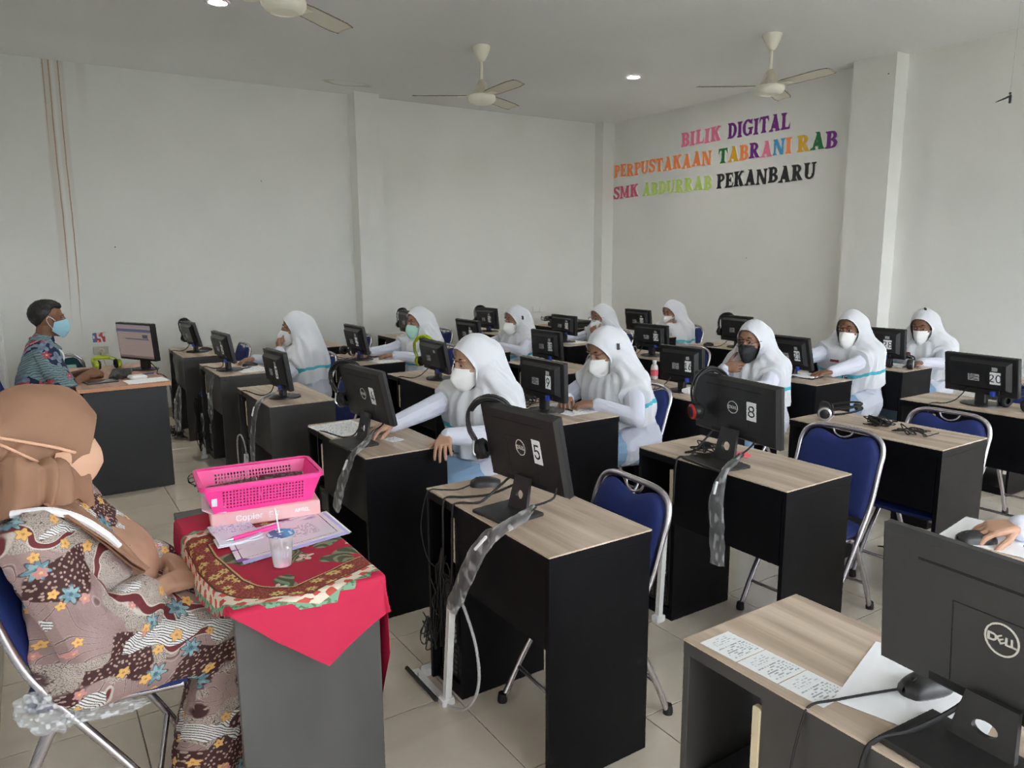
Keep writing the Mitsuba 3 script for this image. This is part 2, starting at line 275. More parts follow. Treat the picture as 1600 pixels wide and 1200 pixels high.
# ------------------------------------------------------------------ cut-out letters on the right wall
def glyph(c):
    w = 0.15
    B = lambda *p: sg.Polygon(p)
    def st(x, t=0.24): return sg.box(x, 0, x + t, 1)
    def serif(x, y, t=0.42, s=1): return sg.Polygon([(x - t / 2, y), (x + t / 2, y), (x + t / 2 - 0.05, y + s * 0.10), (x - t / 2 + 0.05, y + s * 0.10)])
    def ring(cx, cy, rx, ry, tx, ty):
        o = sa.scale(sg.Point(0, 0).buffer(1, 16), rx, ry); i = sa.scale(sg.Point(0, 0).buffer(1, 16), rx - tx, ry - ty)
        return sa.translate(o.difference(i), cx, cy)
    def line(p, q, t): return sg.LineString([p, q]).buffer(t / 2, cap_style=2)
    full = lambda x: [st(x), serif(x + .12, 0, .46), serif(x + .12, 1, .46, -1)]
    if c == 'I': s = full(0.08)
    elif c == 'L': s = full(0.08) + [sg.box(0.1, 0, 0.66, 0.11), B((0.55, 0), (0.70, 0), (0.72, 0.34), (0.63, 0.12))]
    elif c == 'T': s = [st(0.26), serif(.38, 0, .46), sg.box(0.0, 0.88, 0.76, 1), B((0, 1), (0.1, 1), (0.08, 0.86), (-0.02, 0.66)), B((0.76, 1), (0.66, 1), (0.68, 0.86), (0.78, 0.66))]
    elif c == 'E': s = full(0.08) + [sg.box(0.1, 0, 0.64, 0.11), sg.box(0.1, 0.89, 0.62, 1), sg.box(0.1, 0.45, 0.5, 0.56), sg.box(0.44, 0.36, 0.52, 0.66), B((0.56, 0), (0.66, 0), (0.7, 0.32)), B((0.54, 1), (0.64, 1), (0.66, 0.7))]
    elif c in 'PRB':
        s = full(0.08) + [ring(0.34, 0.73, 0.36, 0.27, 0.20, 0.10).intersection(sg.box(0.3, 0, 1, 1)), sg.box(0.1, 0.9, 0.36, 1), sg.box(0.1, 0.46, 0.36, 0.56)]
        if c == 'R': s += [B((0.30, 0.50), (0.52, 0.50), (0.80, 0.06), (0.86, 0.0), (0.58, 0.0), (0.52, 0.06))]
        if c == 'B': s += [ring(0.34, 0.27, 0.42, 0.28, 0.22, 0.10).intersection(sg.box(0.3, 0, 1, 1)), sg.box(0.1, 0, 0.36, 0.1)]
    elif c == 'D': s = full(0.08) + [ring(0.30, 0.5, 0.52, 0.5, 0.24, 0.11).intersection(sg.box(0.28, 0, 1, 1)), sg.box(0.1, 0.89, 0.3, 1), sg.box(0.1, 0, 0.3, 0.11)]
    elif c == 'K': s = full(0.08) + [line((0.26, 0.46), (0.70, 1.0), 0.13), B((0.34, 0.66), (0.50, 0.70), (0.84, 0.0), (0.54, 0.0)), serif(.70, 1, .30, -1), serif(.70, 0, .34)]
    elif c == 'A': s = [B((0.34, 1.04), (0.54, 1.04), (0.84, 0.0), (0.56, 0.0), (0.40, 0.62)), line((0.44, 0.96), (0.14, 0.0), 0.12), sg.box(0.18, 0.26, 0.66, 0.38), sa.scale(sg.Point(0.40, 0.32).buffer(0.12), 1, 1), serif(.13, 0, .36), serif(.70, 0, .40), B((0.26, 1.04), (0.54, 1.04), (0.50, 0.92))]
    elif c == 'N': s = [line((0.14, 0), (0.14, 1), 0.12), line((0.76, 0.0), (0.76, 1), 0.12), B((0.06, 1), (0.30, 1), (0.82, 0.0), (0.60, 0.0)), serif(.14, 0, .32), serif(.76, 1, .32, -1), serif(.14, 1, .28, -1)]
    elif c == 'M': s = [line((0.16, 0), (0.16, 1), 0.13), line((0.86, 0.0), (0.86, 1), 0.22), B((0.08, 1), (0.30, 1), (0.56, 0.1), (0.46, 0.1)), B((0.92, 1), (0.78, 1), (0.46, 0.1), (0.56, 0.1)), serif(.16, 0, .32), serif(.86, 0, .38), serif(.14, 1, .28, -1), serif(.88, 1, .3, -1)]
    elif c == 'U': s = [sg.box(0.08, 0.3, 0.32, 1), sg.box(0.66, 0.3, 0.78, 1), ring(0.43, 0.33, 0.35, 0.34, 0.18, 0.10).intersection(sg.box(0, -0.1, 1, 0.33)), serif(.20, 1, .42, -1), serif(.72, 1, .32, -1)]
    elif c == 'S': s = [ring(0.36, 0.73, 0.32, 0.28, 0.19, 0.10).difference(sg.box(0.40, 0.5, 1, 0.78)), ring(0.36, 0.27, 0.34, 0.28, 0.19, 0.10).difference(sg.box(-0.1, 0.22, 0.32, 0.5)), line((0.16, 0.66), (0.58, 0.36), 0.2), B((0.6, 0.98), (0.68, 1.02), (0.68, 0.68), (0.58, 0.76)), B((0.04, 0.0), (0.12, 0.02), (0.14, 0.26), (0.02, 0.34))]
    elif c == 'G': s = [ring(0.46, 0.5, 0.44, 0.52, 0.22, 0.11).difference(sg.box(0.52, 0.45, 1.2, 0.76)), sg.box(0.66, 0.06, 0.86, 0.46), sg.box(0.52, 0.40, 0.94, 0.49), B((0.74, 0.94), (0.86, 1.0), (0.86, 0.68), (0.76, 0.76))]
    return unary_union(s).buffer(0.012, join_style=1)
cols = dict(pink=(0.85, 0.20, 0.36), purple=(0.17, 0.02, 0.24), orange=(0.95, 0.28, 0.08), green=(0.012, 0.17, 0.045), gold=(0.72, 0.42, 0.02), blue=(0.06, 0.33, 0.60), lime=(0.52, 0.72, 0.16), black=(0.01, 0.012, 0.015), rose=(0.62, 0.11, 0.20))
for c, v in cols.items(): mat('m_letter_' + c, base_color=v, roughness=0.6)
mat('m_foam', base_color=(0.78, 0.77, 0.75), roughness=0.8)
words = [('BILIK', ['pink'] * 5, 6.684, 6.065, 2.895, 0.158, 'top line'), ('DIGITAL', ['purple'] * 7, 5.965, 5.14, 2.895, 0.165, 'top line'),
         ('PERPUSTAKAAN', ['orange'] * 12, 7.91, 6.19, 2.64, 0.158, 'middle line'), ('TABRANI', ['green', 'gold', 'orange', 'purple', 'pink', 'blue', 'orange'], 6.085, 5.105, 2.64, 0.16, 'middle line'),
         ('RAB', ['gold', 'green', 'purple'], 5.04, 4.58, 2.64, 0.162, 'middle line'), ('SMK', ['rose'] * 3, 7.912, 7.424, 2.362, 0.158, 'bottom line'),
         ('ABDURRAB', ['lime'] * 8, 7.345, 6.175, 2.36, 0.155, 'bottom line'), ('PEKANBARU', ['black'] * 9, 6.10, 4.80, 2.355, 0.16, 'bottom line')]
ordn = 'first second third fourth fifth sixth seventh eighth ninth tenth eleventh twelfth'.split()
for wd, cs, v0, v1, z, h, ln in words:
    gl = [glyph(c) for c in wd]; wid = [g.bounds[2] - g.bounds[0] for g in gl]
    gp = 0.05; tot = sum(wid) + gp * (len(wd) - 1); sx = (v0 - v1) / tot; x = 0
    for i, c in enumerate(wd):
        g = sa.translate(gl[i], -gl[i].bounds[0], 0); g = sa.scale(g, sx, h, origin=(0, 0)); dz = rng.uniform(-.006, .006)
        def wallmesh(poly, d0, d1):
            m = extr(poly, d1 - d0); v = m.vertices.copy()
            m.vertices = np.stack([UB - d0 - v[:, 2], v0 - sx * x - v[:, 0], z + dz + v[:, 1]], 1); return m
        k = name('wall_letter'); tag(k, f'{cs[i]} letter {c}, {ordn[i]} letter of the word {wd} on the right wall', 'letter', 'letters of the wall lettering')
        put(k + '__backing', P(wallmesh(g.buffer(0.006), 0.0, 0.010), 'm_foam')); put(k + '__face', P(wallmesh(g, 0.010, 0.014), 'm_letter_' + cs[i]))
        x += wid[i] + gp
# small marks, a socket and a sticker on the walls
for n_, (uu, zz, ww) in enumerate(((6.83, 1.55, 0.03),)): pass
k = name('wall_socket'); tag(k, 'white power socket with a plug, below the small sticker on the far wall', 'socket')
mat('m_socket', base_color=(0.52, 0.51, 0.44), roughness=0.4)
put(k + '__plate', P(box(0.467, 0.60, 8.084, 8.10, 0.685, 0.765, 0.004), 'm_socket'))
put(k + '__outlet', P(rot(lathe([(0, 0.0), (0.022, 0), (0.024, 0.006), (0.016, 0.006), (0.014, 0.001), (0, 0.001)], 20, (0, 0, 0)), 90, [1, 0, 0]).apply_translation([0.535, 8.088, 0.725]), 'm_white_plastic', 40))
k = name('plug_cable'); tag(k, 'pale cable with a plug hanging from the wall socket', 'cable')
put(k + '__plug', P(rot(trimesh.creation.cylinder(0.018, 0.03, sections=16), 90, [1, 0, 0]).apply_translation([0.535, 8.068, 0.725]), 'm_raw_board'))
put(k + '__cord', P(tube([(0.535, 8.05, 0.72), (0.54, 8.045, 0.66), (0.56, 8.05, 0.55), (0.58, 8.06, 0.3)], 0.006, 8, 6), 'm_raw_board', 40))
k = name('wall_sticker'); tag(k, 'small red and blue sticker on the far wall above the socket', 'sticker')
mat('m_sticker', base_color=lambda p, n, uv: mix(mix((0.55, 0.06, 0.06), (0.10, 0.18, 0.45), smoothstep(0.505, 0.495, p.x)), (0.6, 0.62, 0.66), smoothstep(0.55, 0.62, noise(p.x * 60, p.z * 60))), roughness=0.5)
put(k, P(box(0.473, 0.58, 8.098, 8.10, 0.806, 0.897), 'm_sticker'))
k = name('wall_socket'); tag(k, 'double wall socket low on the far wall behind the desk numbered 23', 'socket')
put(k, P(cat(box(5.60, 5.70, 8.09, 8.10, 0.86, 0.94, 0.004), box(5.72, 5.82, 8.09, 8.10, 0.86, 0.94, 0.004)), 'm_white_plastic'))
# ------------------------------------------------------------------ computer desks in five rows
DW, DD = 0.77, 0.394
desks = {1: (1.067, 6.865), 2: (1.102, 5.569), 3: (1.092, 4.232), 4: (1.126, 2.874), 5: (1.156, 1.592), 6: (1.142, 0.294), 7: (2.151, 0.275), 8: (2.211, 1.594), 9: (2.181, 2.912), 10: (2.151, 4.218),
         11: (2.147, 5.510), 12: (2.151, 6.854), 13: (3.191, 6.854), 14: (3.191, 5.536), 15: (3.191, 4.218), 16: (3.191, 2.900), 17: (3.248, 1.579), 18: (3.191, 0.263), 20: (4.240, 1.558), 21: (4.238, 2.882),
         22: (4.231, 4.218), 23: (4.231, 5.536), 24: (4.231, 6.854), 25: (5.271, 6.854), 26: (5.271, 5.536), 27: (5.271, 4.218), 28: (5.238, 2.871), 29: (5.271, 1.581)}
at = {1: 'the desk by the far left corner, against the far wall', 2: 'the desk of the pupil with a fist to her mouth', 3: 'the wood-topped desk just beyond the pink basket', 4: 'the desk whose edge a pupil grips with her hand',
    5: 'the empty desk in the middle of the foreground', 6: 'the wood-topped foreground corner desk with the exam slips', 7: 'the desk under the hand with the mouse', 8: 'the desk with the black and red headset', 9: 'the desk where a pupil writes on papers',
    10: 'the desk with the lime green headphones', 11: 'the desk of the pupil in the mint green mask', 12: 'the desk hidden behind the pupil with a fist to her mouth', 13: 'the far wall desk beside the left pillar', 14: 'the desk of the second farthest pupil left of the corner',
    15: 'the pupil-less desk between the lime headphones and the lettering', 16: 'the desk with the small drink bottle', 17: 'the desk with only coiled cables and a silver headset', 18: 'the desk just outside the right edge', 20: 'the desk cut by the right edge of the photo',
    21: 'the desk where a pupil rests her hand by the right pillar', 22: 'the desk in front of the pupil leaning her cheek on her hand', 23: 'the desk of the pupil in glasses in the far corner', 24: 'the far wall desk straight behind the pupil writing on papers', 25: 'the corner desk with the flat black machine',
    26: 'the desk of the pupil leaning her cheek on her hand', 27: 'the desk by the right wall behind the pupil in the black mask', 28: 'the desk of the pupil farthest right', 29: 'the desk by the right wall at the edge of the photo'}
desk_desc = {n: 'black ' + t[4:] for n, t in at.items()}
pl = dict(wooden_top=P(box(0, DD, 0, DW, 0.7445, 0.75), 'm_wood'), edge_band=P(cat(box(0, DD, 0, DW, 0.716, 0.7445)), 'm_black_lam'),
          side_panel=P(box(0.0, DD - 0.004, 0, 0.018, 0.0, 0.716, 0.001), 'm_black_lam'), side_panel_001=P(box(0.0, DD - 0.004, DW - 0.018, DW, 0.0, 0.716, 0.001), 'm_black_lam'),
          divider=P(box(0.02, DD - 0.01, 0.562, 0.578, 0.0, 0.716), 'm_black_lam'), modesty_panel=P(box(0.002, 0.018, 0.021, 0.560, 0.458, 0.716), 'm_black_lam'),
          raw_strip=P(box(0.001, 0.019, 0.561, 0.583, 0.53, 0.69, 0.003), 'm_raw_board'), tower_shelf=P(box(0.02, DD - 0.01, 0.578, DW - 0.018, 0.0, 0.05), 'm_black_lam'))
pl6 = dict(pl)
for n_, s_ in pl.items():
    if n_ not in ('wooden_top', 'raw_strip'):
        pl6[n_] = {**s_, 'bsdf': {'type': 'ref', 'id': 'm_grey_lam'}}
for n, (u, v) in desks.items():
    k = name('computer_desk'); tag(k, desk_desc[n], 'desk', 'computer desks in rows'); w = TW(u, v)
    for a, s in (pl6 if n in (1, 2, 3, 6) else pl).items(): put(k + '__' + a, s, w)
# ------------------------------------------------------------------ computer towers in the desk compartments
def tower_parts():
    x0, x1, y0, y1, z0, z1 = 0.03, 0.40, 0.595, 0.735, 0.052, 0.435
    case = box(x0, x1, y0, y1, z0, z1, 0.004)
    back = [box(x0 - 0.002, x0, y0 + 0.008, y0 + 0.10, z0 + 0.27, z0 + 0.36), box(x0 - 0.003, x0, y0 + 0.012, y0 + 0.05, z0 + 0.14, z0 + 0.26)]
    sl = [box(x0 - 0.003, x0, y0 + 0.012, y0 + 0.105, z0 + 0.02 + 0.022 * i, z0 + 0.034 + 0.022 * i) for i in range(5)]
    ports = [box(x0 - 0.012, x0, y0 + 0.015 + 0.018 * (i % 2), y0 + 0.028 + 0.018 * (i % 2), z0 + 0.15 + 0.02 * (i // 2), z0 + 0.162 + 0.02 * (i // 2)) for i in range(8)]
    return case, back, sl, ports
case, back, sl, ports = tower_parts()
mat('m_steel', base_color=(0.45, 0.46, 0.47), roughness=0.35, metallic=0.6)
mat('m_steel_dark', base_color=(0.06, 0.06, 0.065), roughness=0.4, metallic=0.5)
tw = {False: (P(case, 'm_black_plastic'), P(cat(back), 'm_steel_dark'), P(cat(ports), 'm_steel'), P(cat(sl), 'm_steel_dark')), True: (P(case, 'm_black_plastic'), P(cat(back), 'm_matt_black'), P(cat(ports), 'm_black_plastic'), P(cat(sl, box(0.0285, 0.03, 0.595, 0.735, 0.055, 0.43)), 'm_steel'))}
for n in desks:
    if n not in (2, 3, 4, 5, 6, 8, 10): continue
    k = name('computer_tower'); w = TW(*desks[n])
    tag(k, 'black computer tower inside ' + at[n], 'computer', 'computer towers')
    for a, s in zip(('case', 'rear_plate', 'ports', 'slots'), tw[n == 6]): put(f'{k}__{a}', s, w)

# ------------------------------------------------------------------ monitors (local: x to the right as seen from behind, y out of the back, z up)
def rect_ring(w, h, t): return sg.box(0, 0, w, h).difference(sg.box(t, t, w - t, h - t))
def dell():
    w, h = 0.488, 0.285
    sl = box(-w / 2, w / 2, -0.028, -0.008, 0, h, 0.003)
    V = []
    for y, mx, mz in ((-0.008, 0.0, 0.0), (0.006, 0.012, 0.010)):
        V += [(sx * (w / 2 - mx), y, z) for sx in (-1, 1) for z in (mz, h - mz)]
    bk = trimesh.Trimesh(*hull(V), process=False)
    slot = box(-0.16, 0.16, 0.004, 0.0065, h - 0.045, h - 0.040)
    # stand cover: outline of the plate behind the neck
    pl_ = [box(-0.09, -0.088, 0.004, 0.0066, 0.03, 0.185), box(0.088, 0.09, 0.004, 0.0066, 0.03, 0.185), box(-0.09, 0.09, 0.004, 0.0066, 0.185, 0.187)]
    io = [box(-0.13, 0.13, 0.002, 0.0064, 0.012, 0.028)]
    scr = box(-w / 2 + 0.012, w / 2 - 0.012, -0.0295, -0.028, 0.014, h - 0.012)
    ring = extr(sg.Point(0, 0).buffer(0.0300, 24).difference(sg.Point(0, 0).buffer(0.0268, 24)), 0.0015)
    def bar(x0, y0, x1, y1): return sg.box(x0, y0, x1, y1)
    D = sa.scale(sg.Point(0, 0).buffer(1, 12), .0085, .0075).union(sg.box(-.0085, -.0075, 0, .0075)).difference(sa.scale(sg.Point(0.0005, 0).buffer(1, 12), .0045, .0042).union(sg.box(-.0042, -.0042, 0, .0042)))
    E_ = unary_union([sg.box(-.0045, -.0075, -.0015, .0075), sg.box(-.0045, .0048, .006, .0075), sg.box(-.0045, -.0013, .0055, .0013), sg.box(-.0045, -.0075, .006, -.0048)])
    E_ = sa.rotate(E_, 33)
    Lg = unary_union([sg.box(-.004, -.0075, -.0005, .0075), sg.box(-.004, -.0075, .006, -.0045)])
    txt = extr(unary_union([sa.translate(D, -.0155), sa.translate(E_, -.0015), sa.translate(Lg, .0108), sa.translate(Lg, .0200)]), 0.0015)
    txt.apply_scale(1.0)
    lg = cat(ring, tr(txt, -0.0008)); lg.vertices = lg.vertices[:, [0, 2, 1]]; lg.invert(); lg = tr(lg, 0, 0.0062, 0.150)
    neck = extr(sg.Polygon([(-0.060, 0), (0.060, 0), (0.046, 0.165), (-0.046, 0.165)]).difference(sg.Point(0, 0.075).buffer(0.023, 20)), 0.012)
    neck = rot(neck, 90, [1, 0, 0]); neck = rot(neck, 9, [1, 0, 0]); neck = tr(neck, 0, 0.055, 0.010)
    base = box(-0.115, 0.115, 0.012, 0.172, 0.0, 0.012, 0.003)
    return dict(housing=(sl, 'm_black_plastic'), back_cover=(bk, 'm_dark_plastic'), vent_slot=(slot, 'm_matt_black'), cover_seam=(cat(pl_), 'm_matt_black'), socket_bay=(cat(io), 'm_matt_black'), screen=(scr, 'm_screen'), logo=(lg, 'm_logo')), dict(neck=(neck, 'm_dark_plastic'), base=(base, 'm_dark_plastic')), (w, h)
def old():
    w, h = 0.44, 0.235
    sl = box(-w / 2, w / 2, -0.030, 0.0, 0, h, 0.004)
    V = [(sx * 0.185, 0.0, z) for sx in (-1, 1) for z in (0.035, 0.212)] + [(sx * 0.165, 0.026, z) for sx in (-1, 1) for z in (0.05, 0.195)]
    bk = trimesh.Trimesh(*hull(V), process=False)
    io = box(-0.12, 0.12, 0.0, 0.012, 0.012, 0.04, 0.002)
    plug = box(0.075, 0.10, 0.0, 0.03, 0.004, 0.034, 0.003)
    st = box(-0.055, 0.012, 0.026, 0.0266, 0.088, 0.128)
    bars = [box(-0.05 + 0.0, 0.005 - 0.02 * (i % 2), 0.0266, 0.027, 0.094 + 0.009 * i, 0.098 + 0.009 * i) for i in range(4)]
    tagm = box(0.085, 0.118, 0.026, 0.0267, 0.158, 0.18)
    scr = box(-w / 2 + 0.014, w / 2 - 0.014, -0.0315, -0.030, 0.02, h - 0.014)
    neck = box(-0.034, 0.034, -0.035, -0.002, 0.008, 0.13, 0.006)
    base = lathe([(0, 0.016), (0.05, 0.016), (0.118, 0.008), (0.12, 0.0), (0, 0)], 36); base.apply_scale([1, 0.8, 1]); base = tr(base, 0, -0.03, 0)
    return dict(housing=(sl, 'm_black_plastic'), back_cover=(bk, 'm_black_plastic'), socket_bay=(io, 'm_matt_black'), video_plug=(plug, 'm_blue_plug'), spec_sticker=(st, 'm_sticker_grey'), sticker_print=(cat(bars), 'm_ink'), asset_sticker=(tagm, 'm_sticker_grey'), screen=(scr, 'm_screen')), dict(neck=(neck, 'm_black_plastic'), base=(base, 'm_black_plastic')), (w, h)
protos = {}
for kind, fn in (('dell', dell), ('old', old)):
    a, b, wh = fn(); protos[kind] = ({n: P(m, q, 30 if n in ('base', 'neck') else False) for n, (m, q) in a.items()}, {n: P(m, q, 35) for n, (m, q) in b.items()}, wh)
# n: (du, dv, yaw, bottom z, width, height, tilt)
mons = {5: (0.188, 0.375, 6.321, 0.827, 0.384, 0.275, -11.981), 4: (0.142, 0.272, 5.738, 0.848, 0.398, 0.254, -12.195), 8: (0.16, 0.381, -8.209, 0.849, 0.498, 0.246, -3.771), 9: (0.113, 0.319, 1.475, 0.823, 0.397, 0.216, -1.731), 15: (0.12, 0.383, 0.755, 0.809, 0.377, 0.219, -4.23), 16: (0.168, 0.336, 5.921, 0.814, 0.333, 0.219, -3.512), 20: (0.173, 0.418, -6.204, 0.813, 0.407, 0.221, -8.709), 21: (0.176, 0.32, -1.958, 0.804, 0.329, 0.235, -15.537), 28: (0.173, 0.322, 3.196, 0.811, 0.447, 0.227, -5.77), 22: (0.15, 0.359, -0.202, 0.827, 0.399, 0.193, -4.061), 26: (0.166, 0.335, -1.273, 0.801, 0.393, 0.229, -7.355), 27: (0.164, 0.34, -5.874, 0.804, 0.393, 0.239, -3.923), 3: (0.132, 0.246, 4.008, 0.809, 0.338, 0.235, -7.943), 2: (0.103, 0.285, 3.757, 0.821, 0.409, 0.221, -10.093), 1: (0.149, 0.336, 5.664, 0.81, 0.387, 0.226, -13.568), 11: (0.105, 0.301, 1.427, 0.805, 0.379, 0.237, -10.873), 10: (0.173, 0.328, -4.18, 0.807, 0.426, 0.219, -9.851), 14: (0.164, 0.335, 0.211, 0.797, 0.407, 0.229, -8.924), 24: (0.131, 0.364, 4.149, 0.787, 0.401, 0.236, -6.742), 23: (0.184, 0.316, -1.528, 0.826, 0.406, 0.191, -1.107), 6: (0.182, 0.216, -4.155, 0.801, 0.454, 0.285, -5.002), 13: (.165, .35, -3.0, .80, .43, .235, -4.0)}
mon_desc = {1: 'dark monitor wearing a black headset in the far left corner', 2: 'dark monitor seen edge-on before the pupil with a fist to her mouth', 3: 'dark monitor with a long pale plastic sleeve, just beyond the pink basket', 6: 'large dark monitor cut by the right edge in the foreground',
    10: 'dark monitor with lime green headphones hung on its corner', 13: 'dark monitor peeking out behind the pupil in the mint green mask', 27: 'unnumbered dark monitor with a headset, behind the pupil in the black mask', 4: 'monitor marked 4, before the pupil gripping her desk',
    5: 'monitor marked 5 in the middle of the foreground, headset on its corner', 8: 'monitor marked 8 with a black and red headset', 9: 'monitor marked 9 before the pupil writing on papers', 11: 'edge-on dark monitor before the pupil in the mint green mask', 14: 'monitor marked 14 above the hijab of the pupil gripping her desk',
    15: 'monitor marked 15, just behind monitor 9', 16: 'monitor marked 16 beside the small drink bottle', 20: 'monitor marked 20 at the right edge behind an empty chair', 21: 'monitor marked 21 before the pupil by the right pillar', 22: 'monitor marked 22 in front of the pupil leaning her cheek on her hand',
    23: 'monitor marked 23 before the pupil in glasses in the far corner', 24: 'monitor marked 24 against the far wall, black headset on it', 26: 'monitor marked 26 overlapped by the one marked 22', 28: 'monitor marked 28 between the two pupils farthest right'}
mon_w = {}
def digits_mesh(n, h):
    m = meshkit.text_mesh(str(n), h, 0.0006); c = m.bounds.mean(0); m.apply_translation([-c[0], -c[1], 0])
    m.vertices = np.stack([m.vertices[:, 0], m.vertices[:, 2], m.vertices[:, 1]], 1); m.invert(); return m
MIR = np.diag([-1, 1, 1, 1.0])
for n, (du, dv, yaw, zb, w, h, tilt) in mons.items():
    u, v = desks[n]; x, y = u + du, v + dv
    kind = 'dell' if n in (4, 5, 6, 8) else 'old'; A, Bp, (w0, h0) = protos[kind]
    key = name('monitor'); tag(key, mon_desc.get(n, f'dark desktop monitor seen from behind with the number sheet {n} on its back'), 'monitor', 'computer monitors')
    # local +x (right, seen from behind) -> -v, local +y (out of the back) -> -u
    L = T(np.array([[0, -1, 0, 0], [-1, 0, 0, 0], [0, 0, 1, 0], [0, 0, 0, 1.0]]).tolist())
    base = T().translate([x, y, 0]) @ T().rotate([0, 0, 1], yaw) @ L
    W = T().translate([0, 0, zb]) @ base @ T().rotate([1, 0, 0], tilt) @ T().scale([w / w0, 1, h / h0])
    mon_w[n] = W
    S = T().translate([0, 0, 0.7502]) @ base @ T().scale([w / w0, 1, (zb - 0.75 + 0.035) / 0.165 if kind == 'dell' else (zb - 0.75 + 0.06) / 0.13])
    for a, s in A.items():
        if kind == 'old' and n in (1, 27, 13) and a in ('asset_sticker',): continue
        put(f'{key}__{a}', {**s, 'bsdf': {'type': 'ref', 'id': 'm_grey_plastic'}} if n == 6 and a in ('housing', 'back_cover') else s, W)
    for a, s in Bp.items(): put(f'{key}__{a}', s, T().translate([0, 0, 0.7502]) @ base @ T().scale([w / w0, 1, 1]) if a == 'base' else S)
    if n not in (1, 3 if False else -1, 6, 10, 27, 13):
        if kind == 'dell': cx, cz, sw, sh, yb = 0.105, 0.150, 0.052, 0.088, 0.006
        else: cx, cz, sw, sh, yb = 0.105, 0.115, 0.062 if n > 9 else 0.05, 0.072 if n > 9 else 0.078, 0.026
        put(f'{key}__number_sheet', P(box(cx - sw / 2, cx + sw / 2, yb, yb + 0.0008, cz - sh / 2, cz + sh / 2), 'm_paper'), W)
        dm = digits_mesh(n, 0.052 if n < 10 else 0.046); dm.apply_translation([cx, yb + 0.0008, cz])
        put(f'{key}__number_sheet__digits', P(dm, 'm_ink'), W)

